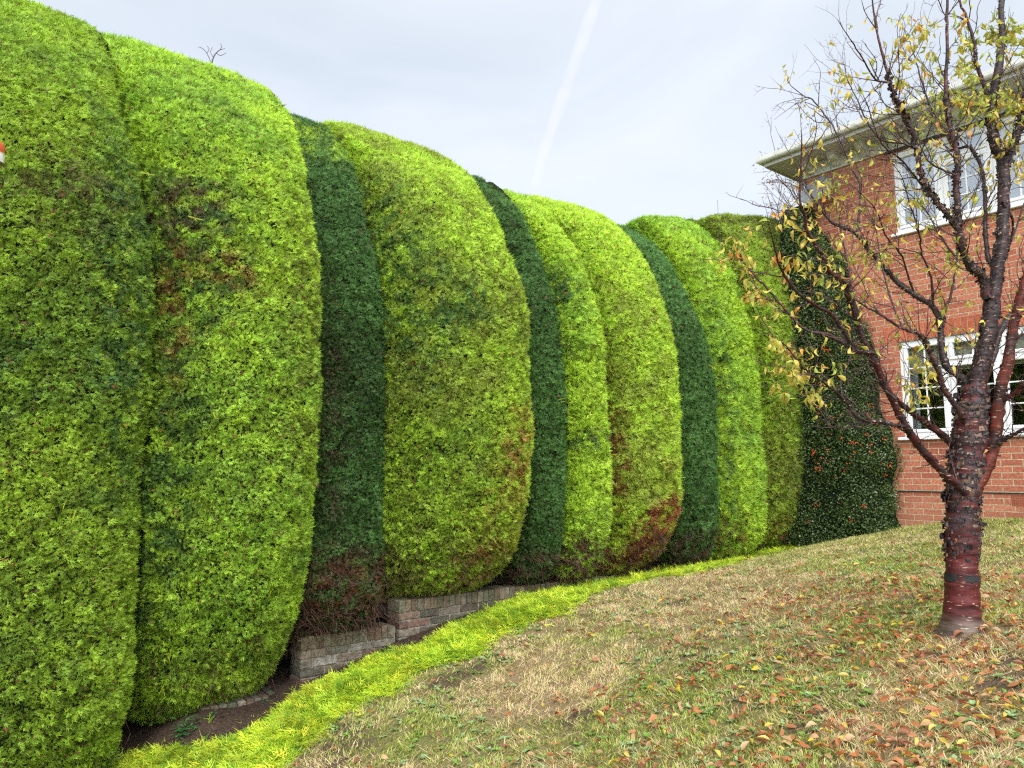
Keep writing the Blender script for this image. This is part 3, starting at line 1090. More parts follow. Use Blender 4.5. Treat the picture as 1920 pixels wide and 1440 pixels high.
o = mesh_np('lawn_weeds', Vs, tri_faces(len(Vs) // 3), M['grass'], col=np.array(Cs))
tag(o, 'pale green clover and broad leaved weeds spread through the lawn', 'weeds', kind='stuff')

# a few self-sown seedlings in the soil bed
def sprout(loc, kk, size, colr, label, group=None):
    Vs, Cs = [], []
    for st in range(kk):
        a_ = random.uniform(0, 2 * PI)
        o_ = np.array([random.uniform(-1, 1), random.uniform(-1, 1), 0]) * size * .55
        hh = random.uniform(.25, .9) * size
        for lv in range(6):
            a2 = a_ + lv * 2.4
            b_ = np.array(loc) + o_ + np.array([0, 0, hh * (lv + 1) / 6])
            l = size * random.uniform(.28, .45)
            d_ = np.array([math.cos(a2), math.sin(a2), random.uniform(-.2, .5)])
            s_ = np.array([-math.sin(a2), math.cos(a2), 0]) * l * .16
            m_ = b_ + d_ * l * .5
            t_ = b_ + d_ * l - np.array([0, 0, l * .15])
            Vs += [b_, m_ - s_, m_ + s_, m_ - s_, t_, m_ + s_]
            c_ = np.array(colr) * random.uniform(.7, 1.3)
            Cs += [c_ * .8, c_, c_, c_, c_, c_]
        b_ = np.array(loc) + o_
        Vs += [b_ - [.002, 0, 0], b_ + [.002, 0, 0], b_ + [0, 0, hh]]
        Cs += [np.array(colr) * .6] * 3
    Vs = np.array(Vs) - np.array(loc)
    o = mesh_np('seedling', Vs, tri_faces(len(Vs) // 3), M['shiny'], col=np.array(Cs))
    o.location = loc
    tag(o, label, 'plant', group)


for (u, v, kk, sz, cl, lab) in ((350, 1382, 14, .15, (0.05, .15, .04), 'dark leafy seedlings growing in the shade at the foot of the hedge'),
                            (500, 1322, 4, .07, (0.10, .20, .11), 'small grey green seedling in the bare soil beside the low wall'),
                            (885, 1152, 3, .05, (0.08, .24, .04), 'tiny green seedling in the soil below the long wall step'),
                            (395, 1352, 4, .10, (0.05, .16, .05), 'small clump of leafy seedlings on the soil under the second conifer'),
                            (1822, 1180, 9, .05, (0.13, .30, .05), 'fresh green sprout at the foot of the cherry trunk')):
    p = ground_hit(u, v)
    p[2] = float(gz(p[0], p[1])[0])
    sprout(tuple(p), kk, sz, cl, lab)

# ------------------------------------------------------------------ leaves (shared shapes)
def leaf_shape(l=1.0, w=.36, curl=.25, fold=.25, droop=.3, twist=0.0, n=6):
    """a leaf blade along +x, in local units of its length; mid rib lower than the edges"""
    V, Fs = [], []
    for i in range(n + 1):
        t_ = i / n
        ww = w * .5 * (math.sin(PI * t_ ** .8) ** .85 if 0 < t_ < 1 else 0.02)
        x = l * t_ * (1 - .1 * curl)
        z = -droop * t_ ** 2 + curl * math.sin(PI * t_) * .3
        tw = twist * t_
        for s_ in (-1, 0, 1):
            yy_ = s_ * ww
            zz_ = z + (fold * ww if s_ else 0)
            V.append((x, yy_ * math.cos(tw) - (zz_ - z) * math.sin(tw), z + yy_ * math.sin(tw) + (zz_ - z) * math.cos(tw)))
    for i in range(n):
        for s_ in (0, 1):
            a_ = i * 3 + s_
            Fs.append((a_, a_ + 3, a_ + 4, a_ + 1))
    return np.array(V), Fs


PALF = {'orange': ((0.46, 0.155, 0.05), (0.58, 0.24, 0.085)), 'brown': ((0.26, 0.09, 0.045), (0.38, 0.145, 0.07)), 'yellow': ((0.70, 0.52, 0.05), (0.78, 0.60, 0.16)), 'tan': ((0.56, 0.33, 0.15), (0.64, 0.42, 0.22))}
fallen = []
for kind_ in ('orange', 'brown', 'yellow', 'tan'):
    for q_ in range(4):
        Vl, Fl = leaf_shape(1, random.uniform(.32, .48), random.uniform(-.1, .55), random.uniform(.2, 1.0), random.uniform(-.15, .2), random.uniform(-.9, .9))
        a_, b_ = PALF[kind_]
        tq = q_ / 3
        c_ = np.array(a_) * (1 - tq) + np.array(b_) * tq
        cc_ = np.tile(c_, (len(Vl), 1))
        cc_[1::3] *= .82
        me_o = mesh_np('fallen_leaf', Vl, Fl, M['leaf'], col=cc_, smooth=True)
        fallen.append((kind_, me_o.data, Vl, Fl, cc_))
        bpy.data.objects.remove(me_o)

tree_foot = at(1805, 1188, TREE_D)
cand = []
P = scatter_ground(30000, power=1.3, dmax=11)
dt_ = np.hypot(P[:, 0] - tree_foot[0], P[:, 1] - tree_foot[1])
side_ = (P - CAM) @ AX_R
pr = np.exp(-(dt_ / 1.3) ** 2) * 2.6 + .20 * np.exp(-(dt_ / 3.0) ** 2) + .02
pr *= np.clip(1.0 + side_ * .22, .25, 2)
pr *= 1 - .7 * sstep(-2.4, -.8, P[:, 1])
cl = fbm(P * np.array([1, 1, 0]), .35, 71, 2)
pr *= .25 + 1.9 * sstep(.38, .62, cl)
P = P[R.random(len(P)) < pr * .62]
dd = np.linalg.norm(P - CAM, axis=1)
P = P[np.argsort(dd)]
vis_ = project(P)
inv = (vis_[:, 0] > -20) & (vis_[:, 0] < 1940) & (vis_[:, 1] < 1460)
print('fallen leaves', len(P), 'in view', inv.sum())
LABF = {'orange': 'orange fallen cherry leaf lying on the lawn', 'brown': 'rusty brown fallen leaf curled on the lawn', 'yellow': 'yellow fallen leaf lying flat on the lawn', 'tan': 'pale tan dry fallen leaf on the lawn'}
order = np.r_[np.flatnonzero(inv)[:300], np.flatnonzero(inv)[300:], np.flatnonzero(~inv)]
restV, restF, restC = [], [], []
bcount = 0
from mathutils import Matrix, Euler
for qi, i in enumerate(order):
    p = P[i]
    kn = random.choices(('orange', 'brown', 'yellow', 'tan'), (50, 20, 13, 17))[0]
    kind_, me_, Vl, Fl, cc_ = random.choice([f_ for f_ in fallen if f_[0] == kn])
    sc_ = random.uniform(.034, .064)
    rot = Euler((random.gauss(0, .55), random.gauss(0, .25), random.uniform(0, 2 * PI)))
    loc = (float(p[0]), float(p[1]), float(p[2]) + .018 + random.random() * .012)
    if qi < 300:
        o = bpy.data.objects.new('fallen_leaf', me_)
        COL.objects.link(o)
        o.location, o.rotation_euler, o.scale = loc, rot, (sc_,) * 3
        tag(o, LABF[kn], 'fallen leaf', 'fallen leaves on the lawn')
    else:
        Mx = np.array(rot.to_matrix()) * sc_
        Vw = Vl @ Mx.T + np.array(loc)
        b0 = sum(len(x) for x in restV) if False else bcount
        restV.append(Vw)
        restF += [tuple(b0 + t_ for t_ in f_) for f_ in Fl]
        restC.append(cc_ * random.uniform(.8, 1.15))
        bcount += len(Vl)
if restV:
    o = mesh_np('fallen_leaves', np.concatenate(restV), restF, M['leaf'], col=np.concatenate(restC), smooth=True)
    tag(o, 'carpet of smaller orange fallen leaves farther back under the cherry tree', 'leaf litter', 'fallen leaves on the lawn', kind='stuff')

# ------------------------------------------------------------------ cherry tree
def catmull(P, n=6):
    P = np.asarray(P, float)
    Q = np.r_[[2 * P[0] - P[1]], P, [2 * P[-1] - P[-2]]]
    out = []
    for i in range(1, len(Q) - 2):
        for t_ in np.linspace(0, 1, n, endpoint=False):
            a, b, c, d = Q[i - 1], Q[i], Q[i + 1], Q[i + 2]
            out.append(.5 * ((2 * b) + (-a + c) * t_ + (2 * a - 5 * b + 4 * c - d) * t_ ** 2 + (-a + 3 * b - 3 * c + d) * t_ ** 3))
    out.append(Q[-2])
    return np.array(out)


def tube(pts, rad, ns=8, seed=0, rough=.08):
    pts = np.asarray(pts)
    n = len(pts)
    T = unit(np.gradient(pts, axis=0))
    ref = np.array([0.3, 1, .1])
    U = np.cross(T[0], ref)
    U = U / np.linalg.norm(U)
    rr = np.random.default_rng(seed)
    V = []
    for i in range(n):
        U = U - T[i] * (U @ T[i])
        U = U / np.linalg.norm(U)
        W = np.cross(T[i], U)
        for j in range(ns):
            a_ = 2 * PI * j / ns
            r_ = rad[i] * (1 + rr.normal(0, rough))
            V.append(pts[i] + (U * math.cos(a_) + W * math.sin(a_)) * r_)
    V = np.array(V)
    q = (np.arange(n - 1)[:, None] * ns + np.arange(ns)[None]).ravel()
    q2 = (np.arange(n - 1)[:, None] * ns + (np.arange(ns)[None] + 1) % ns).ravel()
    Fq = np.stack([q, q2, q2 + ns, q + ns], -1)
    return V, Fq


TREE = empty('cherry_tree', tuple(tree_foot))
tag(TREE, 'small cherry tree with peeling red bark and a few yellow leaves on the lawn', 'tree')
TD = TREE_D
BARK_R = np.array((0.085, 0.016, 0.016))
BARK_D = np.array((0.045, 0.022, 0.022))
BARK_P = np.array((0.11, 0.045, 0.048))


def limb(name, px, r0, r1, d0, d1, col, ns=10, rough=.09, first_depth=None):
    """px: measured course (u, v); d0..d1: depth offset from the trunk at start and end"""
    m = len(px)
    pts = []
    for i, (u, v) in enumerate(px):
        t_ = i / (m - 1)
        pts.append(at(u, v, TD + d0 + (d1 - d0) * t_))
    P_ = catmull(pts, 6)
    t_ = np.linspace(0, 1, len(P_))
    rad = r0 * (1 - t_) ** 0.8 + r1 + 0 * t_
    rad = np.maximum(rad, r1)
    rr_ = np.random.default_rng(len(px) * 7 + int(px[0][0]))
    rad = rad * .58 * (1 + .16 * (vnoise(np.stack([np.arange(len(P_)) * .45, 0 * t_ + px[0][1], 0 * t_], -1), 1, 8) - .5) * (rad > .008))
    P_ = P_ + rr_.normal(0, 1, P_.shape) * np.minimum(rad, .006)[:, None] * .35
    V_, F_ = tube(P_, rad, ns, seed=int(px[0][0] + px[-1][1]), rough=rough)
    cv = fbm(V_, .05, 21, 2)
    c_ = np.asarray(col)[None] * (0.35 + .9 * cv)[:, None]
    dk_ = sstep(.48, .6, fbm(V_, .07, 29, 2)) * .8
    c_ = c_ * (1 - dk_[:, None]) + np.array((.03, .022, .022)) * dk_[:, None]
    o_ = mesh_np(name, V_, F_, M['bark'], TREE, col=c_, smooth=True)
    return P_, rad


# trunk with a muddy flare at the foot and torn collars
tr = [(1806, 1200), (1805, 1180), (1804, 1150), (1804, 1100), (1804, 1040), (1805, 980), (1806, 920), (1812, 870), (1820, 820), (1824, 770), (1829, 725)]
trr = [.165, .122, .093, .085, .084, .085, .088, .092, .092, .082, .060]
P_ = catmull([at(u, v, TD) for u, v in tr], 12)
rad = np.interp(np.linspace(0, 1, len(P_)), np.linspace(0, 1, len(trr)), trr)
zz = P_[:, 2]
hf = np.linspace(0, 1, len(P_))
rad = rad * (1 + .05 * (vnoise(np.stack([hf * 40, 0 * hf, 0 * hf], -1), 1, 5) - .5) * (hf > .35) * 2)
V_, F_ = tube(P_, rad, 40, seed=3, rough=.012)
V_ = V_ + (unit(V_ - np.repeat(P_, 40, 0))) * (0.022 * (fbm(V_ * np.array([1, 1, 2.2]), .10, 41, 3) - .5))[:, None]
zt0 = V_[:, 2] - tree_foot[2]
c_ = np.tile(BARK_R, (len(V_), 1))
dk = sstep(.42, .52, fbm(V_ * np.array([1, 1, 3]), .09, 51, 2)) * sstep(.30, .65, zt0)
c_ = c_ * (1 - dk[:, None]) + BARK_D * dk[:, None]
grey = sstep(.14, .04, zt0 + .05 * (fbm(V_, .05, 3, 2) - .5))
c_ = c_ * (1 - grey[:, None]) + np.array((0.10, 0.072, 0.055)) * grey[:, None]
tan_ = .7 * sstep(.64, .72, fbm(V_, .11, 61, 2)) * sstep(.7, .9, zt0)
c_ = c_ * (1 - tan_[:, None]) + np.array((0.26, 0.19, 0.12)) * tan_[:, None]
mesh_np('trunk', V_, F_, M['bark'], TREE, col=c_, smooth=True)
TRUNK = (P_, rad)

LIMBS = []


def L_(px, r0, r1, d0, d1, col=BARK_D, name='limb', **kw):
    LIMBS.append(limb(name, px, r0, r1, d0, d1, col, **kw))


L_([(1829, 735), (1842, 678), (1856, 608), (1863, 546), (1876, 469), (1880, 417), (1881, 317), (1862, 253), (1860, 200), (1876, 100), (1878, 0), (1880, -120), (1876, -220)], .072, .013, 0, .1, BARK_D, ns=16)
L_([(1881, 325), (1895, 280), (1913, 233), (1922, 190), (1935, 110), (1940, 0), (1950, -90)], .034, .01, .05, -.2, BARK_P)
L_([(1850, 560), (1842, 520), (1817, 494), (1800, 450), (1795, 400), (1793, 340), (1795, 300), (1781, 233), (1774, 167), (1776, 67), (1777, 0), (1782, -90)], .036, .006, 0, -.35, BARK_P)
L_([(1797, 430), (1780, 407), (1750, 370), (1730, 333), (1717, 277), (1703, 227), (1690, 207), (1677, 180), (1663, 133), (1647, 73), (1637, 17), (1633, -40)], .022, .004, -.25, -.6, BARK_P)
L_([(1812, 925), (1768, 886), (1727, 841), (1692, 789), (1665, 733), (1644, 688), (1620, 640), (1606, 594), (1592, 553), (1585, 532), (1554, 508), (1547, 487), (1515, 435), (1508, 400), (1500, 383), (1503, 300), (1503, 250)], .035, .004, -.08, -.75, BARK_R * .8)
L_([(1637, 662), (1602, 657), (1585, 626), (1560, 591), (1533, 574), (1508, 560), (1480, 530), (1462, 500), (1450, 455), (1442, 425)], .018, .003, -.4, -.9, BARK_R * .7)
L_([(1602, 657), (1557, 629), (1512, 619), (1484, 594), (1449, 553), (1415, 515), (1394, 490), (1383, 480)], .014, .003, -.45, -.2, BARK_R * .7)
L_([(1795, 842), (1783, 830), (1745, 799), (1710, 775), (1679, 747), (1660, 722)], .028, .012, .05, -.1, BARK_R * .7)
L_([(1706, 812), (1699, 803), (1658, 792), (1623, 789), (1602, 778), (1574, 740), (1536, 712), (1512, 695), (1467, 643), (1429, 622)], .017, .003, -.2, -.7, BARK_D)
L_([(1623, 789), (1600, 800), (1574, 803), (1547, 792), (1519, 761), (1500, 735)], .008, .002, -.35, -.8, BARK_D)
L_([(1822, 735), (1807, 712), (1776, 688), (1765, 650), (1762, 608), (1748, 574), (1713, 553), (1682, 528), (1658, 501), (1630, 469), (1606, 438), (1574, 424), (1550, 407), (1513, 353), (1497, 333), (1478, 318)], .036, .004, .05, .55, BARK_D)
L_([(1763, 615), (1772, 581), (1783, 553), (1792, 504), (1795, 470), (1800, 440)], .014, .004, .15, .3, BARK_D)
L_([(1606, 438), (1609, 421), (1610, 400), (1613, 350), (1593, 307), (1577, 267), (1557, 230), (1523, 187), (1507, 180), (1480, 157), (1477, 143)], .014, .002, .4, .8, BARK_D)
L_([(1810, 790), (1797, 768), (1772, 733), (1758, 695), (1745, 664), (1727, 629), (1692, 615), (1658, 594), (1623, 574), (1590, 555)], .026, .004, -.05, -.5, BARK_P)
L_([(1820, 935), (1858, 855), (1870, 782), (1877, 730), (1890, 678), (1901, 608), (1915, 556), (1930, 500), (1960, 400), (1990, 300), (2010, 180), (2050, 60)], .052, .012, -.04, -.3, np.array((.15, .03, .018)), ns=14)
L_([(1872, 752), (1901, 740), (1920, 723), (1960, 690), (2020, 650), (2080, 560), (2120, 450)], .024, .006, -.1, -.6, np.array((.19, .03, .02)))
L_([(1862, 838), (1890, 820), (1920, 803), (1970, 780), (2040, 720)], .016, .005, -.1, -.4, BARK_D)
L_([(1831, 745), (1852, 690), (1873, 626), (1894, 594), (1920, 574), (1960, 520), (2010, 440), (2060, 330)], .038, .008, .05, .5, BARK_D)
L_([(1862, 500), (1852, 480), (1847, 430), (1847, 367), (1840, 317), (1820, 277), (1790, 277), (1773, 247), (1747, 207), (1730, 157), (1713, 100), (1700, 60)], .022, .003, .05, .5, BARK_D)
L_([(1862, 260), (1855, 210), (1847, 167), (1830, 117), (1827, 83), (1813, 33), (1800, 0), (1790, -70)], .02, .006, .1, .0, BARK_P)
L_([(1717, 277), (1690, 268), (1653, 263), (1627, 230), (1607, 187), (1587, 143), (1584, 100)], .008, .002, -.45, -.3, BARK_D)
L_([(1668, 155), (1640, 147), (1613, 103), (1590, 67), (1570, 37)], .007, .002, -.55, -.8, BARK_D)
L_([(1665, 282), (1640, 250), (1610, 210), (1590, 170)], .005, .0015, -.4, -.1, BARK_D)
L_([(1730, 350), (1690, 300), (1650, 265), (1628, 200), (1612, 165)], .007, .002, -.3, -.6, BARK_D)
L_([(1680, 750), (1640, 700), (1600, 560), (1590, 500), (1570, 400), (1560, 330), (1545, 250)], .010, .002, -.3, .2, BARK_D)
L_([(1750, 575), (1745, 520), (1728, 470), (1722, 430), (1705, 380), (1690, 330), (1660, 290)], .010, .002, .1, -.2, BARK_D)
L_([(1714, 553), (1690, 480), (1660, 440), (1640, 390), (1600, 350)], .009, .002, .3, -.1, BARK_D)
L_([(1692, 615), (1670, 560), (1650, 480), (1640, 420), (1618, 380)], .008, .002, -.2, .2, BARK_D)
L_([(1880, 380), (1900, 420), (1890, 470), (1920, 380), (1945, 300)], .012, .003, .0, .3, BARK_D)
L_([(1790, 480), (1760, 440), (1740, 400), (1700, 360), (1650, 340)], .008, .002, -.1, .4, BARK_D)
L_([(1793, 330), (1740, 300), (1720, 240), (1735, 180), (1745, 120)], .008, .002, -.2, .2, BARK_D)

# peeling collars of dark curled bark: flakes standing off trunk and lower limbs
fl = MB()
fo = MB()


def flakes(Pc, rc, n, size, zlo=None, zhi=None, dark=.85):
    for q_ in range(n):
        i = random.randrange(2, len(Pc) - 2)
        if zlo is not None and not (zlo < Pc[i][2] - tree_foot[2] < zhi):
            continue
        a_ = random.uniform(0, 2 * PI)
        Tn = unit(Pc[i + 1] - Pc[i - 1])
        U = unit(np.cross(Tn, np.array([.3, 1, .1])))
        W = np.cross(Tn, U)
        nrm = U * math.cos(a_) + W * math.sin(a_)
        tan = -U * math.sin(a_) + W * math.cos(a_)
        s_ = size * random.uniform(.35, 1.0) * random.choice((1, 1, 1.6))
        h_ = s_ * random.uniform(.35, .8)
        lift = random.uniform(.08, .55) * s_
        b_ = Pc[i] + nrm * rc[i] * .99 + Tn * random.uniform(-.02, .02)
        up_ = Tn * h_ * random.choice((-1, 1))
        v_ = [b_ - tan * s_ * .5, b_ - tan * s_ * .5 + up_, b_ + nrm * lift * .25, b_ + nrm * lift * .3 + up_, b_ + tan * s_ * .35 + nrm * lift * .9, b_ + tan * s_ * .4 + nrm * lift + up_ * .9,
              b_ + tan * s_ * .15 + nrm * lift * 1.25, b_ + tan * s_ * .2 + nrm * lift * 1.3 + up_ * .8]
        v_ = [p_ + R.normal(0, s_ * .07, 3) for p_ in v_]
        c_ = np.array((0.035, 0.026, 0.028)) * random.uniform(.6, 1.8) if random.random() < dark else np.array((0.20, 0.13, 0.09)) * random.uniform(.6, 1.3)
        fl.add(v_, [(0, 1, 3, 2), (2, 3, 5, 4), (4, 5, 7, 6)], c_)


flakes(TRUNK[0], TRUNK[1], 1500, .032, .42, 1.9)
flakes(TRUNK[0], TRUNK[1], 220, .018, .16, .5)
for (Pc, rc) in LIMBS[:4]:
    flakes(Pc[:len(Pc) * 3 // 4], rc[:len(Pc) * 3 // 4], 420, .022, dark=.7)
for (Pc, rc) in LIMBS[:20]:
    m_ = rc > .009
    if m_.sum() > 6:
        flakes(Pc[m_], rc[m_], int(260 * m_.sum() / 40) + 40, .013, dark=.75)
fl.build('bark_flakes', M['flake'], TREE)
# dark band round the lower trunk, and torn rust-coloured curls
bi = int(np.argmin(np.abs(TRUNK[0][:, 2] - (at(1805, 1086, TD)[2]))))
bp_ = TRUNK[0][bi - 1:bi + 3]
V_, F_ = tube(bp_, TRUNK[1][bi - 1:bi + 3] * 1.05, 40, 5, .02)
mesh_np('dark_band', V_, F_, M['flake'], TREE, col=np.tile((0.02, 0.02, 0.022), (len(V_), 1)), smooth=False)
for (u, v) in ((1772, 873), (1778, 882), (1770, 862), (1790, 1010), (1773, 992), (1826, 940), (1828, 1118), (1848, 842), (1875, 770), (1868, 745), (1880, 752)):
    p = at(u, v, TD - .11)
    s_ = random.uniform(.018, .032)
    d_ = unit(R.normal(0, 1, 3))
    e_ = unit(np.cross(d_, R.normal(0, 1, 3)))
    fo.add([p, p + d_ * s_, p + d_ * s_ * .9 + e_ * s_ * .2, p + e_ * s_ * .2, p + d_ * s_ * .4 + e_ * s_ * .45, p + d_ * s_ * .1 + e_ * s_ * .6],
           [(0, 1, 2, 3), (3, 2, 4, 5)], (0.50, 0.22, 0.06))
fo.build('torn_bark_curl', M['flake'], TREE)

# twigs and leaves
twV, twF, twC, nb = [], [], [], 0
ends = []


def add_twig(p, d, L, r, depth=0):
    global nb
    n_ = max(4, int(L / .035))
    pts = [p]
    dd_ = d.copy()
    for i in range(n_):
        dd_ = unit(dd_ + R.normal(0, .16, 3) + np.array([0, 0, .05]))
        pts.append(pts[-1] + dd_ * L / n_)
    pts = np.array(pts)
    rad_ = np.linspace(r, r * .35, len(pts))
    V_, F_ = tube(pts, rad_, 4 if r < .003 else 5, seed=nb, rough=.1)
    twV.append(V_)
    twF.append(F_ + nb)
    twC.append(np.tile(BARK_D * random.uniform(.8, 1.9) + np.array((.012, .008, .008)), (len(V_), 1)))
    nb += len(V_)
    for i in range(2, len(pts)):
        ends.append((pts[i], unit(pts[i] - pts[i - 1]), depth, i == len(pts) - 1))
    # spur buds along the twig
    if depth < 2:
        for i in range(1, len(pts) - 1):
            if random.random() < (.34 if depth == 0 else .2):
                s_ = unit(dd_ * .7 + R.normal(0, .7, 3) + np.array([0, 0, .15]))
                add_twig(pts[i], s_, L * random.uniform(.2, .55), r * .6, depth + 1)
            elif random.random() < .3:
                s_ = unit(R.normal(0, 1, 3))
                add_twig(pts[i], s_, .018, r * .8, 5)


for li, (Pc, rc) in enumerate(LIMBS):
    m_ = np.flatnonzero(rc < .03)
    if len(m_) < 3:
        continue
    seg = np.linalg.norm(np.diff(Pc[m_], axis=0), axis=1).sum()
    for q_ in range(int(seg * 14) + 1):
        i = int(random.choice(m_[:-1]))
        Tn = unit(Pc[i + 1] - Pc[i])
        out_ = unit(R.normal(0, 1, 3))
        out_ = unit(out_ - Tn * (out_ @ Tn))
        d_ = unit(Tn * .75 + out_ * .8 + np.array([0, 0, .15]))
        add_twig(Pc[i], d_, random.uniform(.12, .42), min(.0034, rc[i] * .7))
    # the tip carries on as a twig
    add_twig(Pc[-1], unit(Pc[-1] - Pc[-3]), .16, float(rc[-1]) * .9)
V_ = np.concatenate(twV)
mesh_np('twigs', V_, np.concatenate(twF).astype(np.int32), M['bark'], TREE, col=np.concatenate(twC), smooth=True)

E_ = np.array([e_[0] for e_ in ends])
px_ = project(E_)
# where the remaining leaves hang (measured clusters), the rest nearly bare
CL = [(1395, 480, 55, 36), (1420, 520, 60, 36), (1460, 510, 70, 38), (1480, 470, 70, 40), (1470, 560, 60, 22), (1510, 470, 80, 44), (1480, 700, 75, 70), (1465, 665, 32, 35), (1500, 740, 40, 35), (1540, 690, 40, 26), (1450, 640, 25, 18),
      (1550, 350, 45, 48), (1600, 290, 60, 22), (1530, 400, 55, 32), (1730, 700, 32, 44), (1720, 740, 28, 20), (1810, 130, 55, 130), (1850, 190, 55, 120), (1840, 60, 55, 100), (1890, 60, 45, 90), (1780, 190, 40, 70), (1895, 190, 35, 70), (1890, 250, 35, 30),
      (1710, 50, 40, 40), (1730, 90, 40, 40), (1700, 130, 45, 36), (1590, 140, 50, 26), (1520, 200, 50, 14), (1480, 150, 20, 8), (1500, 270, 60, 14), (1650, 430, 90, 60), (1700, 380, 60, 45), (1780, 440, 90, 60), (1620, 580, 70, 50), (1800, 540, 70, 42),
      (1740, 260, 60, 40), (1790, 330, 60, 36), (1890, 300, 45, 36), (1900, 420, 40, 30), (1640, 500, 70, 36), (1760, 610, 60, 26), (1870, 560, 50, 14), (1580, 480, 50, 26), (1680, 200, 50, 22), (1640, 60, 40, 12), (1830, 630, 25, 6), (1960, 300, 60, 60), (2000, 200, 70, 60), (1960, 80, 70, 60)]
lfV, lfF, lfC, nb2 = [], [], [], 0
shapes = [leaf_shape(1, random.uniform(.30, .42), random.uniform(.3, 1.0), random.uniform(.2, .9), random.uniform(.1, .7), random.uniform(-.5, .5)) for _ in range(10)]
nl = 0
for (cu, cv_, rr_, num) in CL:
    d2 = (px_[:, 0] - cu) ** 2 + (px_[:, 1] - cv_) ** 2
    wgt = np.exp(-d2 / (2 * (rr_ * .55) ** 2))
    wgt[d2 > (rr_ * 1.5) ** 2] = 0
    if wgt.sum() < 1e-6:
        wgt = np.exp(-d2 / (2 * (rr_ * 1.5) ** 2)) + 1e-30
    pk = R.choice(len(E_), int(num * 1.12), p=wgt / wgt.sum())
    for e_ in pk:
        Vl, Fl = random.choice(shapes)
        p, tdir = ends[e_][0], ends[e_][1]
        hang = unit(np.array([0, 0, -1.0]) + R.normal(0, .38, 3) + tdir * .35)
        sidev = unit(np.cross(hang, R.normal(0, 1, 3)))
        nv = np.cross(hang, sidev)
        s_ = random.uniform(.040, .060)
        st_ = random.uniform(.006, .014)
        Bm = np.stack([hang, sidev, nv], 0)
        Vw = (Vl * s_) @ Bm + p + hang * st_
        green = .65 if (cu > 1770 and cv_ < 250) else (.45 if cv_ > 600 else .32)
        if random.random() < green:
            c_ = np.array((0.40, 0.46, 0.07)) * random.uniform(.75, 1.3)
        elif random.random() < .12:
            c_ = np.array((0.78, 0.36, 0.06)) * random.uniform(.8, 1.1)
        else:
            c_ = np.array((0.72, 0.58, 0.10)) * random.uniform(.8, 1.15)
        cc_ = np.tile(c_, (len(Vl), 1))
        cc_[1::3] *= .85
        tipm = (Vl[:, 0] > .72)
        if random.random() < .3:
            cc_[tipm] = cc_[tipm] * np.array((.95, .6, .6))
        st3 = np.array([p - sidev * .0012, p + sidev * .0012, Vw[1] + sidev * .001, Vw[1] - sidev * .001])
        lfV += [Vw, st3]
        lfF += [tuple(nb2 + t_ for t_ in f_) for f_ in Fl] + [tuple(nb2 + len(Vl) + t_ for t_ in (0, 1, 2, 3))]
        lfC += [cc_, np.tile(c_ * .6, (4, 1))]
        nb2 += len(Vl) + 4
        nl += 1
print('tree leaves', nl, 'twig verts', nb)
mesh_np('leaves', np.concatenate(lfV), lfF, M['leaf'], TREE, col=np.concatenate(lfC), smooth=True)
rebase(TREE)

# ------------------------------------------------------------------ berry shrub against the house
rt = [(-.9, 1.10), (0, 1.08), (.5, 1.03), (1.2, .94), (1.8, .84), (2.6, .62), (3.2, .40), (3.7, .18), (4.0, -.02), (4.2, -.25)]


def pyr(zz):
    return np.interp(zz, [a_[0] for a_ in rt], [a_[1] for a_ in rt])


nzp, nxp = 60, 40
V, T = [], []
zs = np.linspace(-.98, 3.84, nzp)
for z in zs:
    xr = float(pyr(z)) + .05 * math.sin(z * 5) + .02 * math.sin(z * 13.7)
    x0_ = float(np.interp(z, (1.6, 3.0), (-1.0, -.27)))
    th_ = (.50 if z < 2.5 else .50 - .15 * (z - 2.5) / 1.7) * (1 if z < 3.7 else math.sqrt(max(0.04, 1 - ((z - 3.7) / .25) ** 2)))
    for j in range(nxp):
        a_ = j / (nxp - 1)
        # plan: from the right edge at the wall, bulging forward, to the hedge
        x = xr + (x0_ - xr) * a_
        y = -.012 - th_ * (1 - (1 - min(1, a_ * 5)) ** 2.2) ** .6
        V.append((x, y, z))
V = np.array(V)
ii = (np.arange(nzp - 1)[:, None] * nxp + np.arange(nxp - 1)[None]).ravel()
T = np.concatenate([np.stack([ii, ii + nxp, ii + nxp + 1], -1), np.stack([ii, ii + nxp + 1, ii + 1], -1)])
a, b, c = V[T[:, 0]], V[T[:, 1]], V[T[:, 2]]
nn = np.cross(b - a, c - a)
if nn[:, 1].mean() > 0:
    T = T[:, ::-1]
    a, b, c = V[T[:, 0]], V[T[:, 1]], V[T[:, 2]]
    nn = np.cross(b - a, c - a)
ar = .5 * np.linalg.norm(nn, axis=1)
nn = unit(nn)
cnt = R.poisson(ar * 5200)
idx = np.repeat(np.arange(len(T)), cnt)
n = len(idx)
r1, r2 = np.sqrt(R.random(n)), R.random(n)
P = a[idx] * (1 - r1)[:, None] + b[idx] * (r1 * (1 - r2))[:, None] + c[idx] * (r1 * r2)[:, None]
Nn = nn[idx]
bump_ = .30 * (fbm(P, .32, 33, 3) - .5)
P = P + Nn * (bump_ - .04 + R.uniform(-.05, .05, n))[:, None]
D = unit(R.normal(0, 1, (n, 3)) + Nn * .4)
S = unit(np.cross(D, Nn + R.normal(0, .7, (n, 3))))
L = R.uniform(.02, .036, n)[:, None]
cc = lerp((0.034, 0.064, 0.015), (0.11, 0.17, 0.04), R.random(n) ** 1.6)
br_ = R.random(n) < .05
cc[br_] = np.array((0.12, 0.20, 0.05))
W_ = S * L * .27
Vq = np.stack([P, P + D * L * .5 - W_, P + D * L, P + D * L * .5 + W_], 1).reshape(-1, 3)
SH = empty('berry_shrub', (0.1, -.3, -.9))
tag(SH, 'dark glossy wall shrub dotted with orange berries at the brick corner', 'shrub')
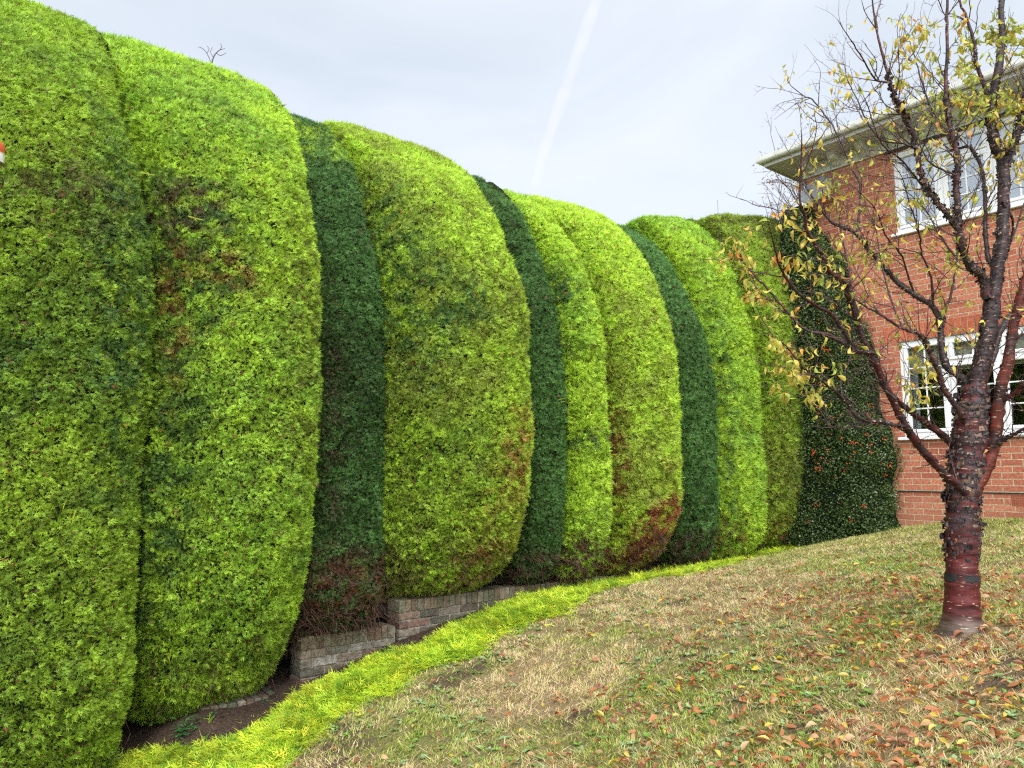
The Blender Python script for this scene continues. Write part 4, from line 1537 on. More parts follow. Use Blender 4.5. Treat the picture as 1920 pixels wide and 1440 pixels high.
mesh_np('foliage', Vq, np.arange(n * 4, dtype=np.int32).reshape(-1, 4), M['shiny'], SH, col=np.repeat(cc, 4, 0))
Vc_ = V.copy()
Vc_[:, 1] = np.minimum(V[:, 1] + .10, -.006)
Vc_[:, 0] -= .05 * (V[:, 0] > 0)
mesh_np('shade_core', Vc_, T.astype(np.int32), M['pcore'], SH)  # dark sheet behind the leaves puts shade into the gaps
# berries: small clusters
ico = []
t_ = (1 + 5 ** .5) / 2
iv = unit(np.array([(-1, t_, 0), (1, t_, 0), (-1, -t_, 0), (1, -t_, 0), (0, -1, t_), (0, 1, t_), (0, -1, -t_), (0, 1, -t_), (t_, 0, -1), (t_, 0, 1), (-t_, 0, -1), (-t_, 0, 1)], float))
it = np.array([(0, 11, 5), (0, 5, 1), (0, 1, 7), (0, 7, 10), (0, 10, 11), (1, 5, 9), (5, 11, 4), (11, 10, 2), (10, 7, 6), (7, 1, 8), (3, 9, 4), (3, 4, 2), (3, 2, 6), (3, 6, 8), (3, 8, 9), (4, 9, 5), (2, 4, 11), (6, 2, 10), (8, 6, 7), (9, 8, 1)])
good = np.flatnonzero((Nn[:, 1] < -.3) & (P[:, 0] > -.45))
hot = [ (0.75, 0.75), (0.55, -.1), (.45, .05), (.2, 1.3), (.1, 2.3), (.75, .4), (.35, -.35), (.6, 1.6), (.3, .8), (.25, .1), (.85, 0.2), (.4, 1.9)]
for q_ in range(80):
    if random.random() < .75:
        hx_, hz_ = random.choice(hot)
        d2 = (P[good, 0] - hx_ - random.gauss(0, .12)) ** 2 + (P[good, 2] - hz_ - random.gauss(0, .14)) ** 2
        i = good[int(d2.argmin())]
    else:
        i = int(random.choice(good))
    bV, bT, kb = [], [], 0
    for r_ in range(random.randint(2, 8)):
        ctr_ = P[i] + Nn[i] * .035 + R.normal(0, .016, 3)
        bV.append(iv * random.uniform(.0055, .0085) + ctr_)
        bT.append(it + kb)
        kb += 12
    mesh_np('berry_cluster', np.concatenate(bV), np.concatenate(bT).astype(np.int32), M['berry'], SH, smooth=True)
rebase(SH)

# ------------------------------------------------------------------ house
H = empty('brick_house', (0, 0, -.8))
tag(H, 'two storey red brick house with white windows and deep pale eaves', 'house')
HX, HD, ZB, ZT = 9.2, 7.5, -1.4, 4.32
UW = dict(x0=1.24, x1=3.52, z0=3.14, z1=4.26)
LW = dict(x0=1.17, x1=3.45, z0=0.45, z1=1.69)
# front wall as a grid of quads around the openings
xs = [0, UW['x0'], LW['x0'], LW['x1'], UW['x1'], HX]
xs = sorted(set(xs))
zs_ = sorted({ZB, -.24, LW['z0'], LW['z1'], UW['z0'], UW['z1'], ZT})


def inside(x, z):
    return any(w_['x0'] < x < w_['x1'] and w_['z0'] < z < w_['z1'] for w_ in (UW, LW))


Vw, Fw, UVw = [], [], []
TH = .11


def quad(pts, uvs):
    b_ = len(Vw)
    Vw.extend(pts)
    Fw.append((b_, b_ + 1, b_ + 2, b_ + 3))
    UVw.extend(uvs)


for i in range(len(xs) - 1):
    for j in range(len(zs_) - 1):
        xa, xb, za, zb_ = xs[i], xs[i + 1], zs_[j], zs_[j + 1]
        if inside((xa + xb) / 2, (za + zb_) / 2):
            continue
        quad([(xa, 0, za), (xb, 0, za), (xb, 0, zb_), (xa, 0, zb_)], [(xa, za), (xb, za), (xb, zb_), (xa, zb_)])
for w_ in (UW, LW):   # reveals
    x0, x1, z0, z1 = w_['x0'], w_['x1'], w_['z0'], w_['z1']
    quad([(x0, 0, z0), (x0, 0, z1), (x0, TH, z1), (x0, TH, z0)], [(0, z0), (0, z1), (TH, z1), (TH, z0)])
    quad([(x1, 0, z0), (x1, TH, z0), (x1, TH, z1), (x1, 0, z1)], [(0, z0), (TH, z0), (TH, z1), (0, z1)])
    quad([(x0, 0, z1), (x1, 0, z1), (x1, TH, z1), (x0, TH, z1)], [(x0, 0), (x1, 0), (x1, TH), (x0, TH)])
    quad([(x0, 0, z0), (x0, TH, z0), (x1, TH, z0), (x1, 0, z0)], [(x0, 0), (x0, TH), (x1, TH), (x1, 0)])
quad([(0, HD, ZB), (0, 0, ZB), (0, 0, ZT), (0, HD, ZT)], [(-HD, ZB), (0, ZB), (0, ZT), (-HD, ZT)])
quad([(HX, 0, ZB), (HX, HD, ZB), (HX, HD, ZT), (HX, 0, ZT)], [(0, ZB), (HD, ZB), (HD, ZT), (0, ZT)])
quad([(HX, HD, ZB), (0, HD, ZB), (0, HD, ZT), (HX, HD, ZT)], [(0, ZB), (HX, ZB), (HX, ZT), (0, ZT)])
mesh_np('wall', Vw, Fw, M['brick'], H, uv=UVw)

# soldier course over the lower window, on end
mb = MB()
x = .98
bw = .073
while x < 3.75:
    k_ = random.uniform(.8, 1.15)
    mb.box(x + .005, x + bw - .004, -.004, .03, 1.695, 1.908, (.46 * k_, .13 * k_, .068 * k_), jit=.0008, ch=.003)
    x += bw
mb.build('soldier_course', attr_mat('soldier_brick', bump=.5, bscale=60, noise=.25, nscale=30), H)
MB().box(.985, 3.76, -.001, .02, 1.690, 1.912, (.5, .36, .21)).build('mortar_bed', M['mortar'], H)
# damp course
MB().box(.0, HX, -.012, .01, -.247, -.236).build('damp_course', M['black'], H)
MB().box(.0, HX, -.006, .01, -.2355, -.226).build('mortar_joint', M['mortar'], H)
# air brick
ab = MB()
x0, x1, z0, z1 = 2.33, 2.555, -.385, -.262
ab.box(x0, x1, -.002, .03, z0, z0 + .014)
ab.box(x0, x1, -.002, .03, z1 - .014, z1)
for k_ in range(3):
    zz_ = z0 + .014 + (z1 - z0 - .028) * (k_ + 1) / 4
    ab.box(x0 + .011, x1 - .011, -.002, .03, zz_ - .004, zz_ + .004)
for k_ in range(11):
    xx_ = x0 + .005 + (x1 - x0 - .01) * k_ / 10
    ab.box(xx_ - .005, xx_ + .005, -.004, .028, z0 + .001, z1 - .001)
ao = ab.build('air_brick', M['terracotta'], H)
MB().box(x0 + .004, x1 - .004, .004, .02, z0 + .004, z1 - .004).build('vent_hole_shade', M['black'], ao)  # black slab behind the bars stands in for the shade inside


def window(w_, lights, glass, rowsplit, sill_out, name='window'):
    """lights: list of (x0, x1, fan height or 0, columns, rows)"""
    x0, x1, z0, z1 = w_['x0'], w_['x1'], w_['z0'], w_['z1']
    yf, yb = .018, .085
    fr = MB()
    e = .052
    ch = .006
    fr.box(x0, x1, yf, yb, z1 - e, z1, ch=ch)
    fr.box(x0, x1, yf, yb, z0, z0 + e, ch=ch)
    fr.box(x0, x0 + e, yf + .001, yb, z0 + e, z1 - e, ch=ch)
    fr.box(x1 - e, x1, yf + .001, yb, z0 + e, z1 - e, ch=ch)
    for i in range(1, len(lights)):
        xm = lights[i][0]
        fr.box(xm - .03, xm + .03, yf + .001, yb, z0 + e, z1 - e, ch=ch)
    wf = fr.build(name, M['white'], H)
    sm = MB()
    sm.box(x0 - .06, x1 + .06, -sill_out, .07, z0 - .042, z0 - .003, ch=.006)
    sm.build('sill', M['white'], wf)
    br = MB()
    gl_ = []
    for i, (la, lb, fan, nc, nr) in enumerate(lights):
        xa = la + (e if i == 0 else .03)
        xb = lb - (e if i == len(lights) - 1 else .03)
        za, zb_ = z0 + e, z1 - e
        cells = [(za, zb_, nc, nr, True)] if not fan else [(za, zb_ - fan, nc, nr, True), (zb_ - fan + .04, zb_, 2, 1, True)]
        if fan:
            br.box(xa, xb, yf + .002, yb - .002, zb_ - fan, zb_ - fan + .04, ch=ch)
        for (zc, zd, c_, r_, sash) in cells:
            s_ = .042
            br.box(xa, xb, yf - .012, yb - .012, zc, zc + s_, ch=.008)
            br.box(xa, xb, yf - .012, yb - .012, zd - s_, zd, ch=.008)
            br.box(xa, xa + s_, yf - .0115, yb - .012, zc + s_, zd - s_, ch=.008)
            br.box(xb - s_, xb, yf - .0115, yb - .012, zc + s_, zd - s_, ch=.008)
            ga, gb, gc, gd = xa + s_, xb - s_, zc + s_, zd - s_
            gl_.append((ga, gb, gc, gd))
            for k_ in range(1, c_):
                xm = ga + (gb - ga) * k_ / c_
                br.box(xm - .008, xm + .008, .030, .040, gc, gd)
            for k_ in range(1, r_):
                zm = gc + (gd - gc) * k_ / r_
                br.box(ga, gb, .0305, .0395, zm - .008, zm + .008)
    br.build('sash', M['white'], wf)
    for (ga, gb, gc, gd) in gl_:
        MB().add([(ga, .044, gc), (gb, .044, gc), (gb, .044, gd), (ga, .044, gd)], [(0, 1, 2, 3)]).build('pane', glass, wf)
    return wf


def lightlist(w_):
    n = 4
    s_ = (w_['x1'] - w_['x0']) / n
    r = []
    for i in range(n):
        a_ = w_['x0'] + i * s_
        r.append((a_, a_ + s_, .0 if i in (0, 3) else .29, 2, 4 if i in (0, 3) else 3))
    return r


wu = window(UW, lightlist(UW), M['glass_hi'], 0, .05)
wl = window(LW, lightlist(LW), M['glass_lo'], 0, .05)
wu['label'] = 'upper white window reflecting the pale sky'
wl['label'] = 'lower white window showing a dark room and cream blind'
MB().box(UW['x0'] + .02, UW['x1'] - .02, .16, .17, UW['z0'], UW['z1']).build('curtain', M['net'], wu)
MB().box(LW['x0'] + .02, LW['x1'] - .02, .15, .158, 1.27, LW['z1']).build('blind', M['blind'], wl)
# a pale side curtain folded beside the lower window's first light
cv = MB()
for k_ in range(5):
    cv.box(LW['x0'] + .03 + k_ * .022, LW['x0'] + .05 + k_ * .022, .17 + .01 * (k_ % 2), .19 + .01 * (k_ % 2), LW['z0'] + .02, 1.28)
cv.build('side_curtain', M['net'], wl)
# the room behind: closed dark box
rm = MB()
for w_ in (UW, LW):
    x0, x1, z0, z1 = w_['x0'] - .3, w_['x1'] + .3, w_['z0'] - .5, w_['z1'] + .04
    rm.add([(x0, .12, z0), (x1, .12, z0), (x1, 3, z0), (x0, 3, z0), (x0, .12, z1), (x1, .12, z1), (x1, 3, z1), (x0, 3, z1)],
           [(0, 1, 2, 3), (4, 7, 6, 5), (0, 3, 7, 4), (1, 5, 6, 2), (3, 2, 6, 7)])
rm.build('room_interior', M['dark'], H)

# eaves
OV = .46
eb = MB()
eb.box(-.035, HX + .03, -.035, -.002, 4.295, 4.485)
eb.box(-.036, -.002, -.034, HD, 4.295, 4.485)
eb.build('frieze_board', M['frieze'], H)
MB().box(UW['x0'] - .1, UW['x1'] + .1, -.0365, .0, 4.266, 4.2945).build('head_gap_shade', M['black'], H)  # black strip puts the shade of the gap in as colour
sf = MB()
sf.add([(-.36, -OV, 4.49), (HX + .36, -OV, 4.49), (HX + .36, .2, 4.49), (-.36, .2, 4.49), (-.36, -OV, 4.50), (HX + .36, -OV, 4.50), (HX + .36, .2, 4.50), (-.36, .2, 4.50)],
       [(3, 2, 1, 0), (4, 5, 6, 7), (0, 1, 5, 4), (3, 0, 4, 7)])
sf.box(-.36, -.04, .2, HD + .3, 4.49, 4.50)
sf.build('soffit', M['cream'], H)
fa = MB()
fa.box(-.382, HX + .382, -OV - .022, -OV, 4.482, 4.61)
fa.box(-.382, -.362, -OV, HD + .3, 4.4755, 4.619)
fa.build('fascia', M['cream'], H)


def corbel(xc_, yaxis=False):
    prof = [(0, 0), (.0, .165), (.235, .165), (.235, .118), (.20, .105), (.185, .07), (.15, .055), (.11, .05), (.075, .035), (.05, .012), (.03, 0)]
    V_, F_ = [], []
    wd = .048
    for s_ in (-1, 1):
        for (o_, z_) in prof:
            V_.append((xc_ + s_ * wd, -.036 - o_, 4.322 + z_))
    m_ = len(prof)
    F_.append(tuple(range(m_ - 1, -1, -1)))
    F_.append(tuple(range(m_, 2 * m_)))
    for i in range(m_):
        j_ = (i + 1) % m_
        F_.append((i, j_, m_ + j_, m_ + i))
    MB().add(V_, F_).build('eaves_bracket', M['frieze'], H)


x = .10
while x < HX:
    corbel(x)
    x += .405

# gutter: half round with a square lip
def sweep(profile, path, name, mat, parent):
    V_, F_ = [], []
    for (px_2, py_2, nx_, ny_) in path:
        for (o_, z_) in profile:
            V_.append((px_2 + nx_ * o_, py_2 + ny_ * o_, z_))
    m_ = len(profile)
    for i in range(len(path) - 1):
        for j in range(m_ - 1):
            a_ = i * m_ + j
            F_.append((a_, a_ + 1, a_ + m_ + 1, a_ + m_))
    return MB().add(V_, F_).build(name, mat, parent, smooth=False)


gp = [(0, 4.628), (0, 4.575)] + [(0.043 - .043 * math.cos(a_), 4.575 - .042 * math.sin(a_)) for a_ in np.linspace(.2, PI - .2, 8)] + [(.086, 4.575), (.088, 4.628), (.081, 4.628), (.079, 4.58)]
path = [(HX + .39, -OV - .024, 0, -1), (-.384, -OV - .024, -1, -1), (-.384, HD, -1, 0)]
sweep(gp, path, 'gutter', M['gutter'], H)
for xg in (1.2, 3.3, 5.4, 7.5):
    MB().box(xg - .03, xg + .03, -OV - .118, -OV - .022, 4.52, 4.634, ch=.01).build('gutter_joint', M['gutter'], H)

# hipped roof: tiles laid in courses as real steps
rf = MB()
x0, x1, y0, y1, ze = -.44, HX + .44, -OV - .07, HD + .6, 4.62
sl_ = math.tan(math.radians(22))
courses = 22
ext = (y1 - y0) / 2
for k_ in range(courses):
    a_, b_ = ext * k_ / courses, ext * (k_ + 1) / courses + .02
    za, zb_ = ze + a_ * sl_ + .022, ze + b_ * sl_ + .002
    q1 = [(x0 + a_, y0 + a_), (x1 - a_, y0 + a_), (x1 - a_, y1 - a_), (x0 + a_, y1 - a_)]
    q2 = [(x0 + b_, y0 + b_), (x1 - b_, y0 + b_), (x1 - b_, y1 - b_), (x0 + b_, y1 - b_)]
    for s_ in range(4):
        e_ = (s_ + 1) % 4
        nseg = 40 if s_ % 2 == 0 else 30
        for g_ in range(nseg):
            f0, f1 = g_ / nseg, (g_ + 1) / nseg
            A_ = np.array(q1[s_]) * (1 - f0) + np.array(q1[e_]) * f0
            B_ = np.array(q1[s_]) * (1 - f1) + np.array(q1[e_]) * f1
            C_ = np.array(q2[s_]) * (1 - f1) + np.array(q2[e_]) * f1
            D_ = np.array(q2[s_]) * (1 - f0) + np.array(q2[e_]) * f0
            c_ = np.array((0.11, 0.075, 0.06)) * random.uniform(.7, 1.4)
            dz = random.uniform(-.003, .003)
            rf.add([(A_[0], A_[1], za + dz), (B_[0], B_[1], za + dz), (C_[0], C_[1], zb_), (D_[0], D_[1], zb_), (A_[0], A_[1], za - .03), (B_[0], B_[1], za - .03)], [(0, 1, 2, 3), (4, 5, 1, 0)], c_)
rf.build('roof', M['tile'], H)
# closing the roof underside at the eaves
MB().box(-.36, HX + .36, -OV, HD + .5, 4.6, 4.609).build('roof_deck', M['black'], H)
rebase(H)

# satellite dish under the eaves
dp = np.array(at(1563, 350, 10.05))
dp = np.array([.30, -.30, 3.97])
DI = empty('satellite_dish', (.45, -.02, 3.95))
tag(DI, 'grey satellite dish on the brick wall close under the eaves', 'satellite dish')
nrm = unit(np.array([-.10, -.92, .38]))
u_ = unit(np.cross(np.array([0, 0, 1.0]), nrm))
v_ = np.cross(nrm, u_)
V_, F_ = [dp - nrm * .045], []
rings = 8
for r_ in range(1, rings + 1):
    f = r_ / rings
    for j in range(40):
        a_ = 2 * PI * j / 40
        V_.append(dp + (u_ * math.cos(a_) * .255 + v_ * math.sin(a_) * .215) * f - nrm * .045 * (1 - f * f))
for j in range(40):
    F_.append((0, 1 + j, 1 + (j + 1) % 40))
for r_ in range(rings - 1):
    for j in range(40):
        a_ = 1 + r_ * 40 + j
        b_ = 1 + r_ * 40 + (j + 1) % 40
        F_.append((a_, a_ + 40, b_ + 40, b_))
back = [np.array(p_) - nrm * .006 for p_ in V_]
nV = len(V_)
F2 = [tuple(nV + i for i in f_[::-1]) for f_ in F_]
rim_ = [(1 + (rings - 1) * 40 + j, 1 + (rings - 1) * 40 + (j + 1) % 40, nV + 1 + (rings - 1) * 40 + (j + 1) % 40, nV + 1 + (rings - 1) * 40 + j) for j in range(40)]
MB().add(V_ + back, F_ + F2 + rim_).build('reflector', M['dish'], DI, smooth=True)
V1, F1 = tube(np.array([dp - v_ * .20, dp - v_ * .16 + nrm * .18, dp - v_ * .10 + nrm * .30]), [.011, .010, .010], 8, 1, 0)
mesh_np('feed_arm', V1, F1, M['metal'], DI, smooth=True)
V1, F1 = tube(np.array([dp - v_ * .10 + nrm * .29, dp - v_ * .095 + nrm * .31, dp - v_ * .07 + nrm * .25, dp - v_ * .065 + nrm * .22]), [.018, .03, .03, .018], 12, 1, 0)
mesh_np('feed_horn', V1, F1, M['black'], DI, smooth=True)
V1, F1 = tube(np.array([dp - nrm * .05, (dp - nrm * .05) * .5 + np.array([.45, -.05, 3.85]) * .5, np.array([.45, -.002, 3.84])]), [.02, .018, .018], 10, 1, 0)
mesh_np('wall_bracket', V1, F1, M['metal'], DI, smooth=True)
rebase(DI)

# ------------------------------------------------------------------ bare trees far behind
def fine_tree(loc, h, spread, label, name='bare_tree', colr=(0.20, 0.15, 0.16), leafcol=(.34, .22, .12), seed=1, nleaf=500, levels=5):
    rr = np.random.default_rng(seed)
    T_ = empty(name, loc)
    tag(T_, label, 'tree')
    Vt, Ft, nb_ = [], [], 0
    lv = []
    tips = []

    def grow(p, d, L, r, k):
        nonlocal nb_
        pts = [p]
        for i in range(4):
            d = unit(d + rr.normal(0, .12, 3) + np.array([0, 0, .02]))
            pts.append(pts[-1] + d * L / 4)
        V_, F_ = tube(np.array(pts), np.linspace(r, r * .6, 5), 6 if k < 2 else 3, seed=nb_, rough=.03)
        Vt.append(V_)
        Ft.append(F_ + nb_)
        nb_ += len(V_)
        if k >= levels:
            tips.append(pts[-1])
            tips.append(pts[2])
            return
        for c_ in range(3 if k else 4):
            s_ = unit(d * .9 + rr.normal(0, spread, 3) + np.array([0, 0, .12]))
            grow(pts[rr.integers(2, 5)], s_, L * rr.uniform(.6, .8), r * .55, k + 1)

    grow(np.array([0, 0, 0.]), np.array([0, 0, 1.]), h * .36, h * .018, 0)
    Vt = np.concatenate(Vt)
    mesh_np('trunk', Vt, np.concatenate(Ft).astype(np.int32), M['twig'], T_, smooth=True)
    tips = np.array(tips)
    i = rr.integers(0, len(tips), nleaf)
    P_ = tips[i] + rr.normal(0, .15, (nleaf, 3))
    D_ = unit(rr.normal(0, 1, (nleaf, 3)))
    S_ = unit(np.cross(D_, rr.normal(0, 1, (nleaf, 3))))
    Vl_, Cl_ = fronds(P_, D_, S_, np.full(nleaf, .12), np.tile(leafcol, (nleaf, 1)), [(0, 0, 1, 0), (0, .8, .7, 0)], wid=.5)
    mesh_np('crown', Vl_, tri_faces(len(Vl_) // 3), M['leaf'], T_, col=Cl_)


def far(u, v, depth):
    p = at(u, v, depth)
    return p


p = far(1625, 140, 34)
fine_tree((float(p[0]), float(p[1]), -1.5), (p[2] + 1.9) * .88, .36, 'hazy bare pinkish birch crown rising beyond the house roof', seed=4, nleaf=1500, levels=6)
p = far(1500, 350, 17)
fine_tree((float(p[0]), float(p[1]), -1.3), (p[2] + 1.2) * .72, .42, 'thin green grey tree just past the house corner over the hedge end', seed=9, nleaf=3500, leafcol=(.16, .2, .09), levels=5)
TW = empty('bare_tree', tuple(at(405, 900, 9.6)))
tag(TW, 'bare twig of a hidden tree poking over the hedge top against the sky', 'tree')
tv, tf, nn_ = [], [], 0
for pl_, r_ in (([(405, 900), (402, 500), (405, 200), (398, 130), (400, 108), (410, 95), (422, 91)], .02), ([(399, 125), (388, 100), (378, 90), (371, 88)], .006), ([(406, 100), (414, 104), (424, 99)], .005),
                ([(400, 108), (395, 98), (398, 88)], .004), ([(412, 94), (416, 87), (413, 82)], .004), ([(388, 100), (392, 92), (388, 86)], .004)):
    P_ = catmull([at(u, v, 9.6) for u, v in pl_], 5)
    V_, F_ = tube(P_, np.linspace(r_, .003, len(P_)), 5, 3, .05)
    tv.append(V_)
    tf.append(F_ + nn_)
    nn_ += len(V_)
mesh_np('trunk', np.concatenate(tv), np.concatenate(tf).astype(np.int32), M['twig'], TW, smooth=True)
rebase(TW)

# ------------------------------------------------------------------ hedge trimmer just poking in at the left edge
tp = at(-9, 293, 4.6)
HT = empty('hedge_trimmer', tuple(tp))
tag(HT, 'orange and white power tool poking in at the left edge before the hedge', 'hedge trimmer')


def ball(c_, ax, rad3, name, mat, seg=20):
    """rounded casing: a squashed superellipsoid"""
    V_, F_ = [], []
    for i in range(11):
        ph = -PI / 2 + PI * i / 10
        for j in range(seg):
            t_ = 2 * PI * j / seg
            f = lambda q_: math.copysign(abs(q_) ** .6, q_)
            q_ = np.array([f(math.cos(ph)) * f(math.cos(t_)) * rad3[0], f(math.cos(ph)) * f(math.sin(t_)) * rad3[1], f(math.sin(ph)) * rad3[2]])
            V_.append(np.asarray(c_) + ax[0] * q_[0] + ax[1] * q_[1] + ax[2] * q_[2])
    for i in range(10):
        for j in range(seg):
            F_.append((i * seg + j, i * seg + (j + 1) % seg, (i + 1) * seg + (j + 1) % seg, (i + 1) * seg + j))
    return MB().add(V_, F_).build(name, mat, HT, smooth=True)


axs = [AX_R, FLAT, np.array([0, 0, 1.0])]
ball(tp + np.array([0, 0, .055]) - AX_R * .01, axs, (.046, .06, .05), 'motor_housing', M['orange'])
ribs = MB()
for k_ in range(8):
    zc_ = tp[2] - .038 + k_ * .0085
    rx = .052 - .0012 * k_
    V_ = []
    for zz_ in (zc_ - .003, zc_ + .003):
        for j in range(20):
            a_ = 2 * PI * j / 20
            V_.append(tp * [1, 1, 0] + AX_R * math.cos(a_) * rx + FLAT * math.sin(a_) * .06 + np.array([0, 0, zz_]))
    ribs.add(V_, [tuple(range(19, -1, -1)), tuple(range(20, 40))] + [(j, (j + 1) % 20, 20 + (j + 1) % 20, 20 + j) for j in range(20)])
ribs.build('ribbed_cover', M['whitep'], HT)
ball(tp - np.array([0, 0, .008]), axs, (.046, .055, .036), 'cover_core', M['whitep'])
ball(tp - np.array([0, 0, .075]) - AX_R * .02, axs, (.042, .05, .038), 'handle', M['navy'])
bl = MB()
b0 = tp - AX_R * .05 + np.array([0, 0, .02])
dB = unit(-AX_R * .9 + FLAT * .3 + np.array([0, 0, .35]))
sB = unit(np.cross(dB, np.array([0, 0, 1.0])))
nB = np.cross(dB, sB)
pts = [b0 - sB * .015, b0 + dB * .6 - sB * .015, b0 + dB * .6 + sB * .015, b0 + sB * .015]
bl.add([p_ - nB * .003 for p_ in pts] + [p_ + nB * .003 for p_ in pts], [(3, 2, 1, 0), (4, 5, 6, 7), (0, 1, 5, 4), (1, 2, 6, 5), (2, 3, 7, 6), (3, 0, 4, 7)])
for k_ in range(17):
    for s_ in (-1, 1):
        q_ = b0 + dB * (.04 + k_ * .033) + sB * s_ * .015
        bl.add([q_ - dB * .007 - nB * .002, q_ + dB * .007 - nB * .002, q_ + sB * s_ * .018 - nB * .002, q_ - dB * .007 + nB * .002, q_ + dB * .007 + nB * .002, q_ + sB * s_ * .018 + nB * .002],
               [(0, 1, 2), (5, 4, 3), (0, 2, 5, 3), (1, 4, 5, 2)])
bl.build('cutter_blade', M['metal'], HT)
g_ = CAM + AX_R * -2.3 + FLAT * 2.3
g_[2] = float(gz(g_[0], g_[1])[0])
V_, F_ = tube(np.array([tp - AX_R * .03 + np.array([0, 0, -.06]), (tp + g_) / 2 - AX_R * .03, g_]), [.013, .013, .013], 10, 2, 0)
mesh_np('shaft', V_, F_, M['black'], HT, smooth=True)
rebase(HT)

# ------------------------------------------------------------------ vapour trail
def contrail():
    m, ns, ln = newmat('vapour')
    out = N(ns, 'ShaderNodeOutputMaterial')
    em = N(ns, 'ShaderNodeEmission')
    em.inputs[0].default_value = (0.92, 0.94, 1.0, 1)
    em.inputs[1].default_value = 0.86  # the trail's sunlit white is put in as glow
    tr_ = N(ns, 'ShaderNodeBsdfTransparent')
    lw = N(ns, 'ShaderNodeLayerWeight')
    lw.inputs[0].default_value = .5
    iv_ = N(ns, 'ShaderNodeMath', operation='SUBTRACT')
    iv_.inputs[0].default_value = 1
    ln.new(lw.outputs['Facing'], iv_.inputs[1])
    pw = N(ns, 'ShaderNodeMath', operation='POWER')
    pw.inputs[1].default_value = 1.6
    ln.new(iv_.outputs[0], pw.inputs[0])
    tc_ = N(ns, 'ShaderNodeTexCoord')
    nz_ = N(ns, 'ShaderNodeTexNoise')
    nz_.inputs['Scale'].default_value = .012
    nz_.inputs['Detail'].default_value = 4
    ln.new(tc_.outputs['Object'], nz_.inputs['Vector'])
    mr_ = N(ns, 'ShaderNodeMapRange')
    mr_.inputs[1].default_value = .3
    mr_.inputs[2].default_value = .75
    mr_.inputs[3].default_value = .10
    mr_.inputs[4].default_value = .85
    ln.new(nz_.outputs['Fac'], mr_.inputs[0])
    mu = N(ns, 'ShaderNodeMath', operation='MULTIPLY')
    ln.new(pw.outputs[0], mu.inputs[0])
    ln.new(mr_.outputs[0], mu.inputs[1])
    at2 = N(ns, 'ShaderNodeAttribute', attribute_name='Col')
    mu2 = N(ns, 'ShaderNodeMath', operation='MULTIPLY')
    ln.new(mu.outputs[0], mu2.inputs[0])
    ln.new(at2.outputs['Fac'], mu2.inputs[1])
    mx_ = N(ns, 'ShaderNodeMixShader')
    ln.new(mu2.outputs[0], mx_.inputs[0])
    ln.new(tr_.outputs[0], mx_.inputs[1])
    ln.new(em.outputs[0], mx_.inputs[2])
    ln.new(mx_.outputs[0], out.inputs[0])
    pp = [at(1160, -120, 2600), at(1118, 0, 2600), at(1080, 110, 2600), at(1045, 210, 2600), at(1018, 290, 2600), at(1003, 350, 2600), at(990, 410, 2600)]
    ctr = np.array(pp[3])
    P_ = catmull(pp, 10) - ctr
    t_ = np.linspace(0, 1, len(P_))
    rad_ = 27 - 4 * t_ + 3 * np.sin(t_ * 31)
    V_, F_ = tube(P_, rad_, 28, 2, .02)
    fade = np.repeat(np.clip(1.0 - .55 * t_, 0, 1) * sstep(1.0, .72, t_), 28)
    o_ = mesh_np('contrail', V_, F_, m, col=np.stack([fade] * 3, -1), smooth=True)
    o_.location = ctr
    tag(o_, 'soft white vapour trail slanting down the pale sky', 'vapour trail')


contrail()

#@@END
# ------------------------------------------------------------------ light, sky, camera
SUN = unit(np.array([0.75, -0.42, 0.95]))
w = bpy.data.worlds.new('World')
SC.world = w
w.use_nodes = True
ns, ln = w.node_tree.nodes, w.node_tree.links
ns.clear()
out = ns.new('ShaderNodeOutputWorld')
sky = ns.new('ShaderNodeTexSky')
sky.sky_type = 'NISHITA'
sky.sun_disc = False
sky.sun_elevation = math.asin(SUN[2])
sky.sun_rotation = math.atan2(SUN[0], SUN[1])
sky.dust_density = 4
b1 = ns.new('ShaderNodeBackground')
b1.inputs[1].default_value = 0.05
ln.new(sky.outputs[0], b1.inputs[0])
tc = ns.new('ShaderNodeTexCoord')
sp = ns.new('ShaderNodeSeparateXYZ')
ln.new(tc.outputs['Generated'], sp.inputs[0])
mp = ns.new('ShaderNodeMapping')
mp.inputs['Scale'].default_value = (1.3, 1.3, 3.2)
mp.inputs['Location'].default_value = (3.1, 1.7, 0.4)
ln.new(tc.outputs['Generated'], mp.inputs[0])
nz = ns.new('ShaderNodeTexNoise')
nz.inputs['Scale'].default_value = 1.7
nz.inputs['Detail'].default_value = 5
nz.inputs['Roughness'].default_value = 0.5
nz.inputs['Distortion'].default_value = 0.6
ln.new(mp.outputs[0], nz.inputs['Vector'])
cr = ns.new('ShaderNodeValToRGB')
cr.color_ramp.elements[0].position = 0.32
cr.color_ramp.elements[0].color = (0.51, 0.55, 0.59, 1)
cr.color_ramp.elements[1].position = 0.66
cr.color_ramp.elements[1].color = (0.67, 0.69, 0.715, 1)
ln.new(nz.outputs['Fac'], cr.inputs[0])
hz = ns.new('ShaderNodeMapRange')       # a paler band towards the horizon
hz.inputs[1].default_value = 0.10
hz.inputs[2].default_value = 0.42
hz.inputs[3].default_value = 0.55
hz.inputs[4].default_value = 0.0
ln.new(sp.outputs[2], hz.inputs[0])
mh = ns.new('ShaderNodeMix')
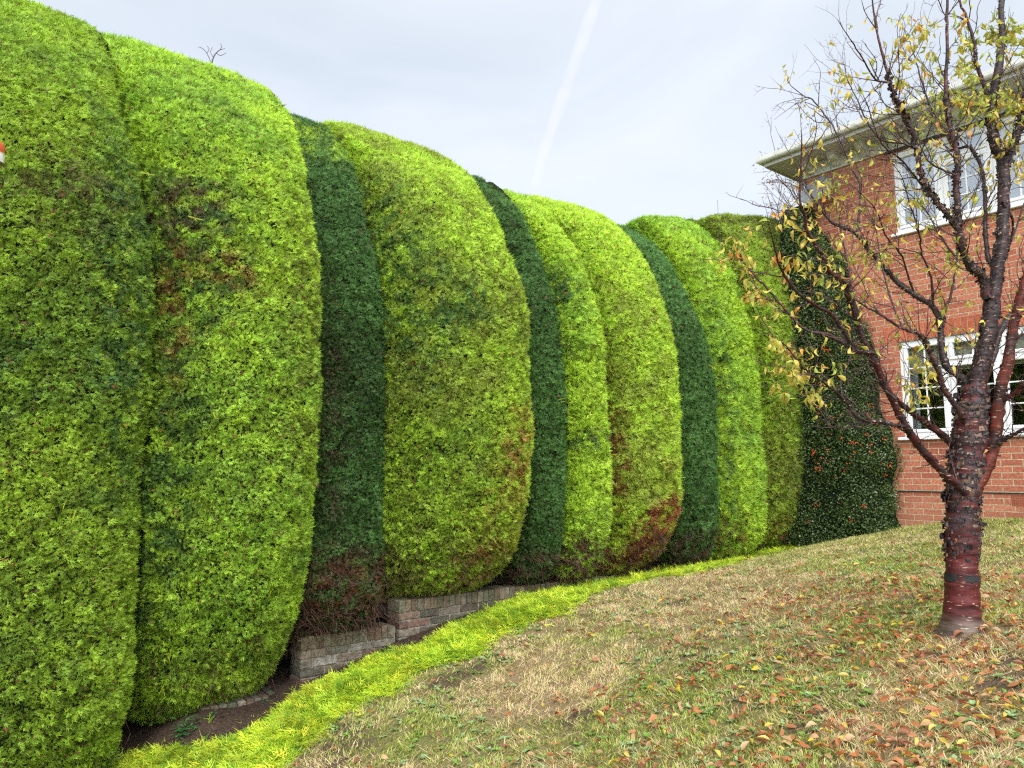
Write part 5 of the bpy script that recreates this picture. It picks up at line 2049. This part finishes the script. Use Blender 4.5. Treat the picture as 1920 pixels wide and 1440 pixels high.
mh.data_type = 'RGBA'
mh.inputs[7].default_value = (0.66, 0.69, 0.72, 1)
ln.new(hz.outputs[0], mh.inputs[0])
ln.new(cr.outputs[0], mh.inputs[6])
# cloud glow added round the unseen sun behind the camera, to light the foreground
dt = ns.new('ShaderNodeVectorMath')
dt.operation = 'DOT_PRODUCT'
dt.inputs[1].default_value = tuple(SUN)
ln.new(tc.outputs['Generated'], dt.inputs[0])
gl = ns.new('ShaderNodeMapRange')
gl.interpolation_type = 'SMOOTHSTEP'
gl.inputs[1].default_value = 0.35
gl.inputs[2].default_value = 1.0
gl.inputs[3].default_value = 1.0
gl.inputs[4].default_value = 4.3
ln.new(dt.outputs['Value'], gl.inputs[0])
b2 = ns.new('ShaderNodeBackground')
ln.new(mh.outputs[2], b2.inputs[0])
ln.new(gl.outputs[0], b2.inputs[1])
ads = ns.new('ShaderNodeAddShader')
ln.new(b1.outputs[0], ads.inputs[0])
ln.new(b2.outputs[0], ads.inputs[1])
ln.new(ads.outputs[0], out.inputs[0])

from mathutils import Vector
sl = bpy.data.lights.new('sun', 'SUN')
sl.energy = 1.5
sl.angle = math.radians(14)
sl.color = (1, 0.95, 0.88)
so = bpy.data.objects.new('sun', sl)
COL.objects.link(so)
so.location = (0, 0, 20)
so.rotation_euler = Vector(SUN).to_track_quat('Z', 'Y').to_euler()

cam = bpy.data.cameras.new('camera')
co = bpy.data.objects.new('camera', cam)
COL.objects.link(co)
co.location = CAM
co.rotation_euler = (PI / 2 + PITCH, 0, YAW)
cam.sensor_width = 36
cam.lens = 36 * F / 1920
cam.clip_end = 8000
SC.camera = co
SC.view_settings.view_transform = 'Standard'
SC.view_settings.look = 'None'
SC.view_settings.exposure = 0.32
SC.view_settings.gamma = 1
SC.cycles.use_denoising = False
SC.cycles.pixel_filter_type = 'BLACKMAN_HARRIS'
SC.cycles.filter_width = 1.25
SC.cycles.max_bounces = 5
SC.cycles.diffuse_bounces = 3
SC.cycles.transparent_max_bounces = 12
